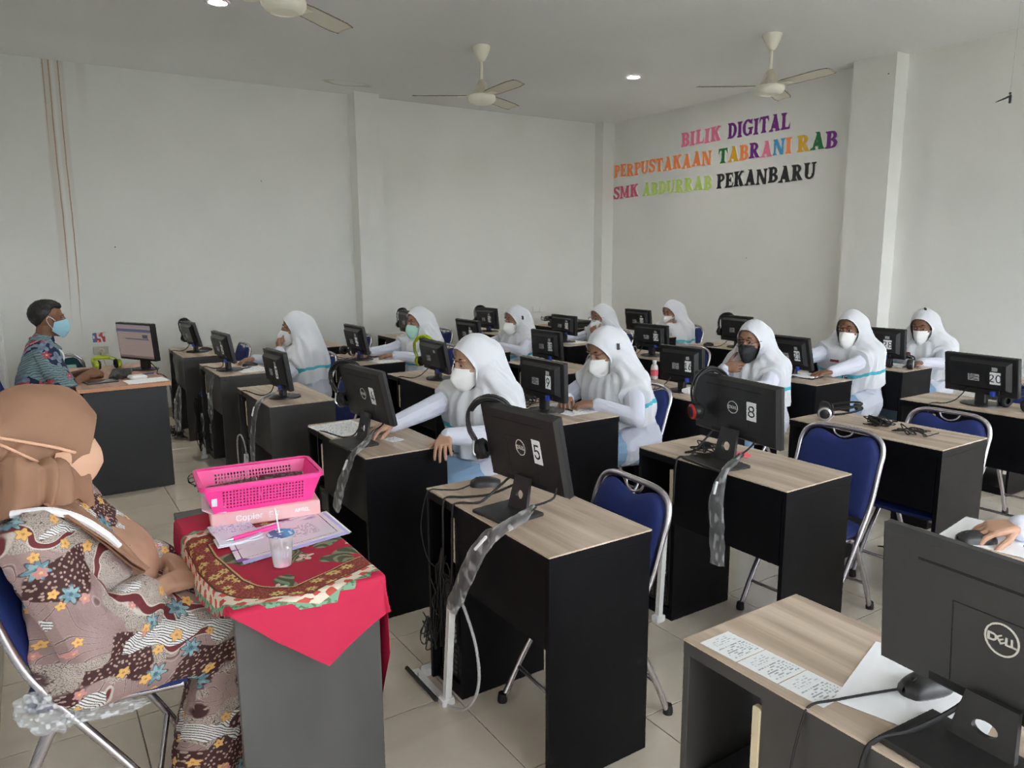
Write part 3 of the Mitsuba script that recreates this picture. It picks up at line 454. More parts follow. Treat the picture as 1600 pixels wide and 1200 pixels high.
# ------------------------------------------------------------------ blue padded chairs with chrome frames (local: +x forward, origin on the floor under the seat)
def chair_parts():
    hw = 0.192; r = 0.0115
    def bt(s):
        y = s * hw
        return [(0.175, y * 1.02, 0.012), (0.07, y * 1.02, 0.20), (-0.10, y * 1.0, 0.44), (-0.165, y, 0.55), (-0.215, y, 0.70)]
    back = spline(bt(1) + [(-0.236, hw, 0.765), (-0.248, hw - 0.02, 0.815), (-0.252, hw - 0.075, 0.842), (-0.252, 0, 0.846), (-0.252, -hw + 0.075, 0.842), (-0.248, -hw + 0.02, 0.815), (-0.236, -hw, 0.765)] + bt(-1)[::-1], 5)
    frame = tube(back, r, 10)
    legs = []
    for s in (1, -1):
        y = s * (hw - 0.03)
        legs.append(tube([(0.20, y, 0.415), (0.02, y, 0.405), (-0.10, y, 0.375), (-0.165, y, 0.27), (-0.235, y, 0.13), (-0.285, y, 0.012)], r, 10, 5))
    bars = [tube([(0.112, -hw, 0.125), (0.112, hw, 0.125)], 0.008, 8), tube([(-0.232, -hw + .03, 0.14), (-0.232, hw - .03, 0.14)], 0.008, 8), tube([(0.19, -hw + .03, 0.415), (0.19, hw - .03, 0.415)], 0.009, 8)]
    feet = [cat(lathe([(0, 0), (0.017, 0), (0.018, 0.012), (0.0145, 0.035), (0, 0.035)], 14, c)) for c in ((0.178, hw * 1.02, 0), (0.178, -hw * 1.02, 0), (-0.288, hw - .03, 0), (-0.288, -hw + .03, 0))]
    # seat cushion
    sx = []
    for i in range(15):
        for j in range(15):
            a, b = i / 14 * 2 - 1, j / 14 * 2 - 1
            e = (1 - abs(a) ** 5) * (1 - abs(b) ** 5)
            sx.append([0.015 + 0.205 * a * (1 - 0.05 * abs(b) ** 4), (hw - 0.012) * b * (1 - 0.06 * abs(a) ** 4), 0.432 + 0.032 * e ** 0.5 - 0.008 * (a < 0) * abs(a)])
    v = np.array(sx); f = grid_faces(15, 15); m = len(v); lo = v.copy(); lo[:, 2] = 0.418
    rim = [i for i in range(15)] + [i * 15 + 14 for i in range(1, 15)] + [14 * 15 + i for i in range(13, -1, -1)] + [i * 15 for i in range(13, 0, -1)]
    ff = [[a, b, a + m] for a, b in zip(rim, rim[1:] + rim[:1])] + [[b, b + m, a + m] for a, b in zip(rim, rim[1:] + rim[:1])]
    seat = trimesh.Trimesh(np.vstack([v, lo]), np.vstack([f, f[:, ::-1] + m, ff]), process=False)
    # back pad: outline in (y, z along the back), dip in the top edge
    def pad(front):
        n = 17; V = []
        for i in range(n):
            t = i / (n - 1)
            for j in range(n):
                b = j / (n - 1) * 2 - 1
                top = 0.826 - 0.034 * math.exp(-(b / 0.38) ** 2) - 0.035 * abs(b) ** 7
                z = 0.485 + (top - 0.485) * t
                xb = np.interp(z, [0.44, 0.55, 0.70, 0.765, 0.846], [-0.10, -0.165, -0.215, -0.236, -0.252])
                half = hw - 0.010 - 0.02 * max(0, t - .85) / .15 * abs(b) ** 3
                e = max(0, (1 - abs(b) ** 6) * (1 - abs(2 * t - 1) ** 8))
                V.append([xb + (0.010 + 0.016 * e ** .5 if front else -0.006), half * b, z])
        return np.array(V), n
    vf, n = pad(True); vb, _ = pad(False); f = grid_faces(n, n); m = n * n
    rim = [i for i in range(n)] + [i * n + n - 1 for i in range(1, n)] + [(n - 1) * n + i for i in range(n - 2, -1, -1)] + [i * n for i in range(n - 2, 0, -1)]
    ff = [[a, a + m, b] for a, b in zip(rim, rim[1:] + rim[:1])] + [[b, a + m, b + m] for a, b in zip(rim, rim[1:] + rim[:1])]
    pad_ = trimesh.Trimesh(np.vstack([vf, vb]), np.vstack([f[:, ::-1], f + m, ff]), process=False)
    loop = tube([(-0.252, -0.05, 0.842), (-0.247, -0.035, 0.815), (-0.243, 0.0, 0.803), (-0.247, 0.035, 0.815), (-0.252, 0.05, 0.842)], 0.005, 8, 4)
    under = box(-0.17, 0.20, -hw + 0.02, hw - 0.02, 0.408, 0.419, 0.003)
    return dict(frame=(frame, 'm_chrome', 60), leg=(legs[0], 'm_chrome', 60), leg_001=(legs[1], 'm_chrome', 60), crossbar=(bars[0], 'm_chrome', 60), crossbar_001=(bars[1], 'm_chrome', 60), crossbar_002=(bars[2], 'm_chrome', 60), handle=(loop, 'm_chrome', 60), seat=(seat, 'm_blue_fabric', 40), seat_board=(under, 'm_chair_back', False),
                backrest=(pad_, 'm_blue_fabric', 40), foot=(feet[0], 'm_rubber', 40), foot_001=(feet[1], 'm_rubber', 40), foot_002=(feet[2], 'm_rubber', 40), foot_003=(feet[3], 'm_rubber', 40))
chair_ply = {a: P(m.apply_scale([1, 1, 0.968]), q, s) for a, (m, q, s) in chair_parts().items()}
# world chairs: seat forward is -u (heading 180)
def chair(u, v, lab, heading=180.0, group='blue padded chairs at the desks'):
    k = name('padded_chair'); tag(k, lab, 'chair', group); w = TW(u, v, 0, heading)
    for a, s in chair_ply.items(): put(f'{k}__{a}', s, w)
    return k
# n: (back du, back dv centre, yaw jitter, label)
CH = {5: (0.55, 0.27, -3, 'empty blue padded chair tucked in behind the desk carrying monitor 5'), 8: (0.80, 0.29, 4, 'empty blue padded chair behind the desk carrying monitor 8'), 17: (0.50, 0.22, 2, 'empty blue padded chair behind the desk with coiled cables'),
      9: (0.95, 0.36, 0, 'blue padded chair of the pupil writing at monitor 9'), 16: (0.90, 0.29, 0, 'blue padded chair of the pupil wearing glasses and a black mask'), 22: (0.50, 0.20, 0, 'empty blue padded chair whose back rises behind monitor 16'),
      2: (0.93, 0.35, 2, 'blue padded chair of the pupil with a fist to her mouth'), 3: (0.62, 0.33, 0, 'empty blue padded chair behind the desk before the pink basket'), 10: (0.68, 0.38, 0, 'empty blue padded chair behind the lime headphones monitor'),
      4: (0.95, 0.36, 0, 'blue padded chair of the pupil at monitor 4'), 1: (0.55, 0.14, 3, 'empty blue padded chair between the two desks nearest the far left corner'), 11: (0.95, 0.33, 0, 'blue padded chair of the pupil in the mint green mask'), 12: (0.72, 0.36, 0, 'empty blue padded chair behind monitor 11 beside the far pillar'),
      13: (0.58, 0.30, 0, 'empty blue padded chair behind the pupil in the mint green mask'), 14: (0.95, 0.33, 0, 'blue padded chair of the second farthest pupil left of the corner'), 21: (0.95, 0.32, 0, 'blue padded chair of the pupil by the right pillar'),
      23: (0.95, 0.32, 0, 'blue padded chair of the pupil in glasses in the far corner'), 26: (0.95, 0.32, 0, 'blue padded chair of the pupil leaning her cheek on her hand'), 28: (0.97, 0.32, 0, 'blue padded chair of the pupil farthest right'),
      15: (0.62, 0.30, 0, 'empty blue padded chair behind monitor 15'), 20: (0.66, 0.28, 0, 'blue padded chair behind monitor 20 at the right edge')}
chair_keys = {}
for n, (du, dv, yj, lab) in CH.items():
    u, v = desks[n]; kc = chair(u + du - 0.245, v + dv, lab, 180 + yj)
    chair_keys[n] = (kc, TW(u + du - 0.245, v + dv, 0, 180 + yj))
# ------------------------------------------------------------------ people
mat('m_skin', base_color=lambda p, n, uv: mix((0.30, 0.155, 0.095), (0.36, 0.20, 0.13), fbm(p.x * 30, p.y * 30, p.z * 30, 2)), roughness=0.5, specular=0.35)
mat('m_skin_light', base_color=lambda p, n, uv: mix((0.44, 0.25, 0.165), (0.50, 0.30, 0.205), fbm(p.x * 30, p.y * 30, p.z * 30, 2)), roughness=0.5, specular=0.35)
mat('m_skin_dark', base_color=lambda p, n, uv: mix((0.20, 0.095, 0.055), (0.25, 0.125, 0.075), fbm(p.x * 30, p.y * 30, p.z * 30, 2)), roughness=0.5, specular=0.35)
mat('m_hijab_white', base_color=(0.68, 0.70, 0.735), roughness=0.8, sheen=0.3)
mat('m_shirt_white', base_color=(0.64, 0.665, 0.76), roughness=0.8, sheen=0.2, bump=(lambda p, n, uv: fbm(p.x * 16 + 2 * noise(p.z * 9, p.y * 5), p.y * 16, p.z * 22, 3), 0.010, 4e-3))
mat('m_skirt_blue', base_color=(0.24, 0.38, 0.56), roughness=0.8)
mat('m_stripe', base_color=(0.08, 0.46, 0.56), roughness=0.7)
mat('m_mask_white', base_color=(0.80, 0.80, 0.78), roughness=0.75)
mat('m_mask_mint', base_color=(0.42, 0.68, 0.58), roughness=0.75)
mat('m_mask_black', base_color=(0.012, 0.012, 0.016), roughness=0.7)
mat('m_mask_blue', base_color=(0.38, 0.68, 0.80), roughness=0.75)
mat('m_mask_peach', base_color=(0.74, 0.46, 0.31), roughness=0.75)
mat('m_eye', base_color=(0.34, 0.30, 0.28), roughness=0.2)
mat('m_iris', base_color=(0.012, 0.007, 0.005), roughness=0.1)
mat('m_brow', base_color=(0.018, 0.012, 0.010), roughness=0.8)
mat('m_hair', base_color=(0.010, 0.009, 0.009), roughness=0.5)
mat('m_maroon', base_color=(0.20, 0.02, 0.03), roughness=0.5)
mat('m_emblem', base_color=(0.06, 0.07, 0.10), roughness=0.6)
mat('m_glasses', base_color=(0.01, 0.01, 0.012), roughness=0.3)

def nrm(v): v = np.asarray(v, float); return v / (np.linalg.norm(v) + 1e-12)
def MH(pts): return m3.Manifold.hull_points(np.asarray(pts, float))
def cap(a, ra, b, rb, n=10): return MH(np.vstack([sphere_pts(a, ra, n), sphere_pts(b, rb, n)]))
def chain(ps, rs, n=10): return [cap(ps[i], rs[i], ps[i + 1], rs[i + 1], n) for i in range(len(ps) - 1)]
def union(ms): return m3.Manifold.batch_boolean(list(ms), m3.OpType.Add)
def ell(c, r, R=None, n=20):
    th = (np.arange(9) + 0.5) / 9 * np.pi; ph = np.arange(n) * 2 * np.pi / n
    d = np.stack([np.outer(np.sin(th), np.cos(ph)), np.outer(np.sin(th), np.sin(ph)), np.outer(np.cos(th), np.ones(n))], -1).reshape(-1, 3)
    d = np.vstack([d, [[0, 0, 1], [0, 0, -1]]]) * np.asarray(r)
    return d + np.asarray(c)
def to_tri(man, edge=None, it=6):
    if edge: man = man.refine_to_length(edge)
    m = man.to_mesh(); t = trimesh.Trimesh(np.asarray(m.vert_properties)[:, :3], np.asarray(m.tri_verts), process=False)
    t.merge_vertices()
    if it: trimesh.smoothing.filter_taubin(t, lamb=0.5, nu=0.52, iterations=it)
    return t
def rotz(a): a = math.radians(a); return np.array([[math.cos(a), -math.sin(a), 0], [math.sin(a), math.cos(a), 0], [0, 0, 1.0]])
def roty(a): a = math.radians(a); return np.array([[math.cos(a), 0, math.sin(a)], [0, 1, 0], [-math.sin(a), 0, math.cos(a)]])
def rotx(a): a = math.radians(a); return np.array([[1, 0, 0], [0, math.cos(a), -math.sin(a)], [0, math.sin(a), math.cos(a)]])
def elbow(s, w, la, lb, pole):
    s, w = np.asarray(s, float), np.asarray(w, float); d = w - s; L = np.linalg.norm(d); L2 = min(L, (la + lb) * 0.995); d = d / L
    w = s + d * L2; x = (la * la - lb * lb + L2 * L2) / (2 * L2); h = math.sqrt(max(la * la - x * x, 0))
    p = np.asarray(pole, float); p = nrm(p - d * (p @ d)); return s + d * x + p * h, w

def hand(wr, f, n, side, curl=(25, 35, 25), spread=1.0, thumb=(35, 20), s=1.0, fc=None):
    """wr wrist, f finger direction, n back-of-hand direction, side +1 right hand, -1 left. Returns a list of manifolds."""
    f = nrm(f); n = np.asarray(n, float); n = nrm(n - f * (n @ f)); t = np.cross(n, f) * side
    at_ = lambda x, y, z: np.asarray(wr) + s * (x * f + y * t + z * n)
    out = [MH(np.vstack([sphere_pts(at_(0, y, 0), r * s, 8) for y, r in ((0.014, .017), (-0.014, .017))] + [sphere_pts(at_(0.045, y, 0.002), r * s, 8) for y, r in ((0.026, .014), (-0.026, .013))] +
                        [sphere_pts(at_(0.083 - 0.010 * (abs(y - 0.008) / 0.03), y, 0.0), .0115 * s, 8) for y in (0.030, 0.010, -0.012, -0.031)]))]
    for i, (y, L, ang) in enumerate(((0.029, .072, 5), (0.0095, .080, 1), (-0.0105, .074, -3), (-0.029, .058, -9))):
        c = fc[i] if fc else curl
        d0 = math.radians(ang * spread); p = at_(0.083 - 0.010 * (abs(y - 0.008) / 0.03), y, 0.0); a = 0.0; ps = [p]
        for seg, cc in zip((.46, .30, .24), c):
            a += math.radians(cc); d = math.cos(a) * (math.cos(d0) * f + math.sin(d0) * t) - math.sin(a) * n
            p = p + d * L * seg * s; ps.append(p)
        out += chain(ps, [.0095 * s, .0088 * s, .0080 * s, .0068 * s], 8)
    p0 = at_(0.018, 0.020, -0.004); a1, a2 = math.radians(thumb[0]), math.radians(thumb[1])
    d1 = math.cos(a1) * f + math.sin(a1) * t - 0.25 * n; d2 = math.cos(a1 - a2) * f + math.sin(a1 - a2) * t - 0.30 * n
    p1 = p0 + nrm(d1) * .046 * s; p2 = p1 + nrm(d2) * .033 * s; p3 = p2 + nrm(d2 - 0.1 * n) * .024 * s
    out += chain([p0, p1, p2, p3], [.0135 * s, .0108 * s, .0098 * s, .0078 * s], 8)
    return out

def head_parts(hc, Rh, s=1.0, ears=False):
    f = lambda q: np.asarray(hc) + (np.asarray(q, float) * s) @ Rh.T
    o = [MH(f(ell((-0.012, 0, 0.028), (0.097, 0.076, 0.090)))),
         MH(np.vstack([f(ell((0.024, 0, -0.03), (0.068, 0.061, 0.080))), f(ell((0.058, 0, -0.098), (0.022, 0.022, 0.018))), f(ell((0.010, 0, -0.07), (0.04, 0.055, 0.03)))])),
         MH(np.vstack([f(ell((0.090, 0, 0.012), (.007, .008, .007))), f(ell((0.108, 0, -0.030), (.011, .012, .009))), f(ell((0.085, 0, -0.036), (.012, .018, .009)))])),
         MH(np.vstack([f(ell((0.078, 0.030, 0.026), (.012, .022, .007))), f(ell((0.078, -0.030, 0.026), (.012, .022, .007)))])),
         MH(np.vstack([f(ell((0.086, 0, -0.068), (.010, .022, .006))), f(ell((0.084, 0, -0.078), (.010, .018, .006)))]))]
    if ears:
        for y in (1, -1): o.append(MH(np.vstack([f(ell((-0.008, y * 0.078, 0.012), (.017, .006, .018))), f(ell((-0.001, y * 0.074, -0.026), (.010, .006, .012)))])))
    return o
def head_xf(hc, Rh, s): return lambda m: (setattr(m, 'vertices', np.asarray(hc) + (m.vertices * s) @ Rh.T), m)[1]
def eye_meshes(hc, Rh, s, look=0.0, half=0.0):
    X = head_xf(hc, Rh, s); out = []
    for y in (1, -1):
        e = ico((0.0815, y * 0.031, 0.004), (.0085, .0145, .0075 * (1 - half)), 2); i = ico((0.0868, y * 0.031 + look, 0.003), (.0040, .0075, .0072 * (1 - half)), 2)
        b = tube([(0.084, y * 0.012, 0.026), (0.087, y * 0.028, 0.033), (0.076, y * 0.048, 0.027)], [.0032, .0036, .0018], 6, 4)
        out.append((X(e), X(i), X(b)))
    return out
def mask_mesh(hc, Rh, s, ridge=0.006, drop=0.0, wide=1.0):
    nu, nv = 25, 17; V = []
    for i in range(nu):
        a = i / (nu - 1) * 2 - 1; A = abs(a)
        zt, zb = 0.004 - drop - 0.020 * A ** 1.6, -0.128 + 0.052 * A ** 2
        for j in range(nv):
            b = j / (nv - 1); z = zt + (zb - zt) * b
            xc = np.interp(b, [0, .2, .42, .7, .9, 1], [0.104, 0.118, 0.124, 0.112, 0.096, 0.078]) + ridge * math.exp(-(a / .22) ** 2) * math.sin(math.pi * min(1, b * 1.1))
            xs = 0.022 - 0.012 * b; x = xc + (xs - xc) * A ** 2.1
            y = a * (0.069 + 0.002 * math.sin(math.pi * b) - 0.010 * b) * wide * (1 if A < 1 else 1)
            V.append([x, y, z])
    v = np.array(V); m = trimesh.Trimesh(v, grid_faces(nu, nv), process=False)
    n = m.vertex_normals; w = v - n * 0.0022; fl = grid_faces(nu, nv); k = len(v)
    m = trimesh.Trimesh(np.vstack([v, w]), np.vstack([fl, fl[:, ::-1] + k]), process=False)
    return head_xf(hc, Rh, s)(m)

def push(Pv, caps, margin):
    for a, b, ra, rb in caps:
        ab = b - a; L = ab @ ab
        t = np.clip(((Pv - a) @ ab) / max(L, 1e-9), 0, 1); c = a + t[..., None] * ab; d = Pv - c; r = ra + (rb - ra) * t + margin
        l = np.linalg.norm(d, axis=-1); k = l < r
        Pv[k] = c[k] + d[k] / np.maximum(l[k], 1e-9)[:, None] * r[k][:, None]
    return Pv
def push_ell(Pv, hc, Rh, rad, ctr):
    q = (Pv - hc) @ Rh - ctr; l = np.linalg.norm(q / rad, axis=-1); k = l < 1
    q[k] = q[k] / np.maximum(l[k], 1e-6)[:, None]; Pv[k] = (q[k] + ctr) @ Rh.T + hc; return Pv
def hijab(hc, Rh, s, caps, hem, nphi=96, ns=46, fold=0.008, seed=0, it=160, op=None, kf=9):
    """Cloth from the face opening (row 0) to the hem loop (last row), drawn tight over the head, neck, shoulders and arms, with folds."""
    phi = np.arange(nphi) * 2 * np.pi / nphi; c, sn = np.cos(phi), np.sin(phi)
    if op is None: op = lambda c, sn: np.stack([np.where(c > 0, 0.040 + 0.042 * np.abs(c), 0.040 + 0.012 * np.abs(c)), 0.0735 * np.sign(sn) * np.abs(sn) ** 0.85, np.where(c > 0, -0.022 + 0.098 * c, -0.022 + 0.108 * c)], 1)
    O = np.asarray(hc) + (op(c, sn) * s) @ Rh.T
    dirs = np.stack([-0.55 * (1 + c) / 2 + 0.25 * (1 - c) / 2 - 0.25 * np.abs(sn), 0.85 * sn, 0.25 * (1 + c) / 2 * 0 - 0.55 - 0.2 * (1 - c)], 1)
    dirs /= np.linalg.norm(dirs, axis=1, keepdims=True); Nk = np.asarray(hc) + 0.14 * s * dirs @ Rh.T
    Hm = hem(phi); ctr = Hm.mean(0); H0 = ctr + (Hm - ctr) * [1.75, 1.55, 0.3] + [0.06, 0, 0.24]
    G = np.zeros((nphi, ns, 3))
    top = np.asarray(hc) + (np.stack([np.where(c > 0, -0.01, -0.01 + .06 * np.maximum(-c, 0)), 0.10 * sn, np.where(c > 0, 0.03 + 0.125 * c, .03 - .17 * np.abs(c))], 1) * s) @ Rh.T
    for j in range(ns):
        t = j / (ns - 1)
        if t < 0.22: k = t / 0.22; G[:, j] = O * (1 - k) + top * k
        elif t < 0.5: k = (t - .22) / .28; G[:, j] = top * (1 - k) + Nk * k
        else: k = (t - .5) / .5; G[:, j] = Nk * (1 - k) + H0 * k
    er, ec = np.array([0.104, 0.083, 0.098]) * s, np.array([-0.012, 0, 0.028]) * s
    fr, fcn = np.array([0.073, 0.066, 0.088]) * s, np.array([0.020, 0, -0.034]) * s
    def collide(G):
        G = push_ell(G, hc, Rh, er, ec); G = push_ell(G, hc, Rh, fr, fcn); return push(G, caps, 0.012)
    for k in range(it):
        M = G.copy()
        M[:, 1:-1] = 0.30 * (G[:, :-2] + G[:, 2:]) + 0.2 * (np.roll(G, 1, 0) + np.roll(G, -1, 0))[:, 1:-1]
        q = min(1.0, k / (0.55 * it)); tg = Hm * q + H0 * (1 - q); d = 0.5 * tg + 0.125 * (np.roll(G, 1, 0) + np.roll(G, -1, 0))[:, -1] + 0.25 * G[:, -1] - G[:, -1]
        l = np.linalg.norm(d, axis=1, keepdims=True); M[:, -1] = G[:, -1] + d * np.minimum(1, 0.012 / np.maximum(l, 1e-9))
        G = collide(M); G[:, 0] = O
    # folds along the fall of the cloth, growing towards the hem
    f = grid_faces(nphi, ns, True); nn = trimesh.Trimesh(G.reshape(-1, 3), f, process=False).vertex_normals.reshape(G.shape)
    if ((nn * (G - np.asarray(hc))).sum(-1)).mean() < 0: nn = -nn
    tt = np.linspace(0, 1, ns)[None, :]; r_ = np.random.RandomState(seed); A = np.zeros((nphi, ns))
    for q in range(5):
        A += r_.uniform(.4, 1) * np.sin((kf + 3 * q) * phi[:, None] + r_.uniform(0, 6) + 1.6 * tt * r_.uniform(-1, 1)) / (1 + .25 * q)
    amp = fold * np.clip((tt - 0.30) / 0.4, 0, 1) ** 0.8
    G = G + nn * (A * 0.5 + 0.75)[..., None] * amp[..., None]
    edge = (0.004 * np.exp(-(tt / 0.035) ** 2))[..., None]; G = G + nn * edge
    return G, nn, f
def grid_mesh(G, f): return trimesh.Trimesh(G.reshape(-1, 3), f, process=False)
def strip(G, nn, j0, j1, off):
    V = (G[:, j0:j1 + 1] + nn[:, j0:j1 + 1] * off); return trimesh.Trimesh(V.reshape(-1, 3), grid_faces(len(V), j1 - j0 + 1, True), process=False)
def strip_(G, nn, t0, t1, off):
    n = G.shape[1] - 1
    at_ = lambda A, t: A[:, int(t * n)] * (1 - (t * n) % 1) + A[:, int(t * n) + 1] * ((t * n) % 1)
    V = np.stack([at_(G, t) + off * at_(nn, t) for t in (t0, (t0 + t1) / 2, t1)], 1); return trimesh.Trimesh(V.reshape(-1, 3), grid_faces(len(V), 3, True), process=False)
def patch_on(G, nn, phi_deg, t, w, h, up=np.array([0, 0, 1.0]), off=0.003, thick=0.002, disc=False):
    i = int(round(phi_deg / 360 * len(G))) % len(G); j = int(t * (G.shape[1] - 1)); p, n = G[i, j], nrm(nn[i - 1:i + 2, j].mean(0) if 1 <= i < len(G) - 1 else nn[i, j])
    r = nrm(np.cross(up, n)); u = np.cross(n, r)
    m = trimesh.creation.cylinder(w / 2, thick, sections=20) if disc else box(-w / 2, w / 2, -h / 2, h / 2, -thick / 2, thick / 2)
    m.vertices = p + n * off + m.vertices @ np.stack([r, u, n]); return m

seats = {}
def student(n, lab, head_top, lean=0.14, du=0.70, dv=0.32, yaw=0.0, hyaw=0.0, hpitch=12.0, L=None, R=None, mask='m_mask_white', skin='m_skin', seed=0, glasses=False, extra=(), sc=1.08, half=0.25, hdu=0.66, fold=0.015):
    """Pupil on the chair of desk n; local frame: +x forward (towards the monitor), +y to her left. L, R: wrist target, finger direction, back-of-hand direction, hand options, elbow pole."""
    key = name('person'); tag(key, lab, 'person'); du = hdu + lean + 0.065 + 0.02 * hpitch / 15; seats[n] = (du, dv)
    W = np.array([desks[n][0] + du, desks[n][1] + dv, 0.0]); Rw = rotz(180 + yaw)
    zs = head_top - 0.298; dz = zs - 0.935
    hip = np.array([0, 0, 0.535]); sh = np.array([lean, 0, zs]); nk = np.array([lean + 0.03, 0, zs + 0.045])
    hc = np.array([lean + 0.065 + 0.02 * hpitch / 15, 0, head_top - 0.128 * sc - 0.006]); Rh = rotz(hyaw) @ roty(hpitch)
    S = {1: np.array([lean + 0.01, 0.143, zs - 0.02]), -1: np.array([lean + 0.01, -0.143, zs - 0.02])}
    arms = {}; skinp = []; hands = []
    for sd, A in ((1, L), (-1, R)):
        if A is None: A = ((0.33, sd * 0.16, 0.775), (1, -0.2 * sd, 0), (0, 0, 1), {}, (-0.3, sd * 0.8, -0.6))
        wt, f, nn_, opt, pole = A
        wt = np.array(wt) + ((du - 0.70, 0, 0) if wt[2] < 0.5 + 0.32 and wt[0] > 0.2 else hc)
        e, w = elbow(S[sd], wt, 0.265, 0.235, pole); arms[sd] = (e, w)
        skinp += chain([S[sd], e, w], [0.042, 0.036, 0.024])
        hands += hand(w, f, nn_, -sd, s=0.95, **opt)
    tor = [MH(np.vstack([sphere_pts((0, y, .53), .095) for y in (.07, -.07)] + [sphere_pts((lean * .45, y, .53 + (zs - .53) * .5), .085) for y in (.055, -.055)])),
           MH(np.vstack([sphere_pts((lean * .45, y, .53 + (zs - .53) * .5), .085) for y in (.055, -.055)] + [sphere_pts((lean * .9, y, zs - .06), .085) for y in (.085, -.085)] + [sphere_pts(S[sd], .05) for sd in (1, -1)])),
           cap(sh, .055, nk, .045), cap(nk, .045, hc + Rh @ np.array([-.01, 0, -.05]), .045)]
    legs = []
    for y in (.085, -.085): legs += chain([(0.02, y, .51), (.36, y * 1.1, .50), (.33, y, .09)], [.085, .06, .04]) + [cap((.33, y, .06), .04, (.46, y, .035), .03)]
    body = union([union(tor + legs + skinp).refine_to_length(0.022), union(head_parts(hc, Rh, sc)).refine_to_length(0.008), union(hands).refine_to_length(0.0055)])
    fin = lambda m: (setattr(m, 'vertices', m.vertices @ Rw.T + W), m)[1]
    put(f'{key}__body', P(fin(to_tri(body, None, 5)), skin, True))
    # blouse
    sl = []
    for sd in (1, -1):
        e, w = arms[sd]; wc = w + (e - w) * 0.06
        sl.append(union(chain([S[sd], e, wc], [0.064, 0.052, 0.038])))
    blouse = union([MH(np.vstack([sphere_pts((0.0, y, .50), .125) for y in (.085, -.085)] + [sphere_pts((lean * .45, y, .53 + (zs - .53) * .5), .108) for y in (.065, -.065)])),
                    MH(np.vstack([sphere_pts((lean * .45, y, .53 + (zs - .53) * .5), .108) for y in (.065, -.065)] + [sphere_pts((lean * .9, y, zs - .06), .098) for y in (.09, -.09)] + [sphere_pts(S[sd], .062) for sd in (1, -1)])),
                    MH(np.vstack([sphere_pts((0.0, y, .53), .125) for y in (.085, -.085)] + [sphere_pts((0.17, y, .50), .105) for y in (.10, -.10)]))] + sl)
    put(f'{key}__blouse', P(fin(to_tri(blouse, 0.016, 8)), 'm_shirt_white', True))
    skirt = union([MH(np.vstack([sphere_pts((0.02, y, .50), .115) for y in (.085, -.085)] + [sphere_pts((.36, y, .495), .082) for y in (.10, -.10)])), MH(np.vstack([sphere_pts((.36, y, .495), .082) for y in (.10, -.10)] + [sphere_pts((.34, y, .13), .09) for y in (.11, -.11)]))])
    put(f'{key}__skirt', P(fin(to_tri(skirt, 0.03, 8)), 'm_skirt_blue', True))
    # headscarf
    caps = [(np.array([lean * .45, y, .53 + (zs - .53) * .5]), np.array([lean * .9, y, zs - .06]), .108, .100) for y in (.065, -.065)] + [(sh, nk, .07, .055), (nk, hc, .055, .05), (S[1], S[-1], .062, .062), (np.array([lean * .9, .08, zs - .06]), np.array([lean * .9, -.08, zs - .06]), .098, .098)]
    bk_ = hc + Rh @ np.array([-.050, 0, .005]) * sc; caps += [(bk_, np.array([lean * .5 - .085, 0, zs - .20]), .084 * sc, .085)]
    caps += [(hc + Rh @ np.array([-.025, y * .036, -.025]) * sc, S[y] * .70 + arms[y][0] * .30 + [-.02, -.02 * y, 0], .055 * sc, .060) for y in (1, -1)]
    for sd in (1, -1): caps += [(S[sd], arms[sd][0], .066, .056), (arms[sd][0], arms[sd][1], .056, .042)][:1 if arms[sd][1][2] > .86 else 2]
    def hem(phi):
        a = np.pi - phi; ca, sa_ = np.cos(a), np.sin(a)
        z = zs - 0.25 - 0.075 * np.maximum(ca, 0) ** 2 - 0.03 * np.maximum(-ca, 0) + 0.015 * np.sin(5 * phi + seed)
        return np.stack([lean * .8 + np.where(ca > 0, .17, .155) * ca, 0.212 * sa_, z], 1)
    G, nn_, f = hijab(hc, Rh, sc, caps, hem, seed=seed, fold=fold)
    put(f'{key}__headscarf', P(fin(grid_mesh(G, f)), 'm_hijab_white', True))
    ns = G.shape[1]
    put(f'{key}__headscarf__teal_trim', P(fin(strip_(G, nn_, 0.895, 0.915, 0.0022)), 'm_stripe', True))
    put(f'{key}__mask', P(fin(mask_mesh(hc, Rh, sc, 0.014 if mask == 'm_mask_white' else 0.004, drop=.010, wide=.92)), mask, True))
    for e_, i_, b_ in eye_meshes(hc, Rh, sc, 0.0, half):
        k2 = name(f'{key}__eye'); put(k2, P(fin(e_), 'm_eye', True)); put(f'{k2}__iris', P(fin(i_), 'm_iris', True)); put(name(f'{key}__eyebrow'), P(fin(b_), 'm_brow', True))
    if glasses:
        X = head_xf(hc, Rh, sc)
        gl = []
        for y in (1, -1):
            gl.append(tube([(0.108, y * .031 + .026 * math.cos(q) * 1.0, 0.001 + .020 * math.sin(q)) for q in np.arange(16) * np.pi / 8], .0018, 6, closed=True))
            gl.append(tube([(0.106, y * .057, .004), (0.05, y * .076, .006), (0.0, y * .082, .004)], .0016, 6))
        gl.append(tube([(0.108, .006, .004), (0.110, 0, .007), (0.108, -.006, .004)], .0018, 6))
        put(f'{key}__glasses', P(fin(X(cat(gl))), 'm_glasses', True))
    for kind, ph, t in extra:
        if kind == 'emblem': put(f'{key}__emblem', P(fin(patch_on(G, nn_, ph, t, 0.055, 0.055, disc=True)), 'm_emblem')); put(f'{key}__emblem__ring', P(fin(patch_on(G, nn_, ph, t, 0.042, 0.042, off=.0042, disc=True)), 'm_hijab_white')); put(f'{key}__emblem__mark', P(fin(patch_on(G, nn_, ph, t, 0.022, 0.024, off=.0054)), 'm_emblem'))
        if kind == 'tag': put(f'{key}__name_tag', P(fin(patch_on(G, nn_, ph, t, 0.07, 0.017, off=.004)), 'm_maroon'))
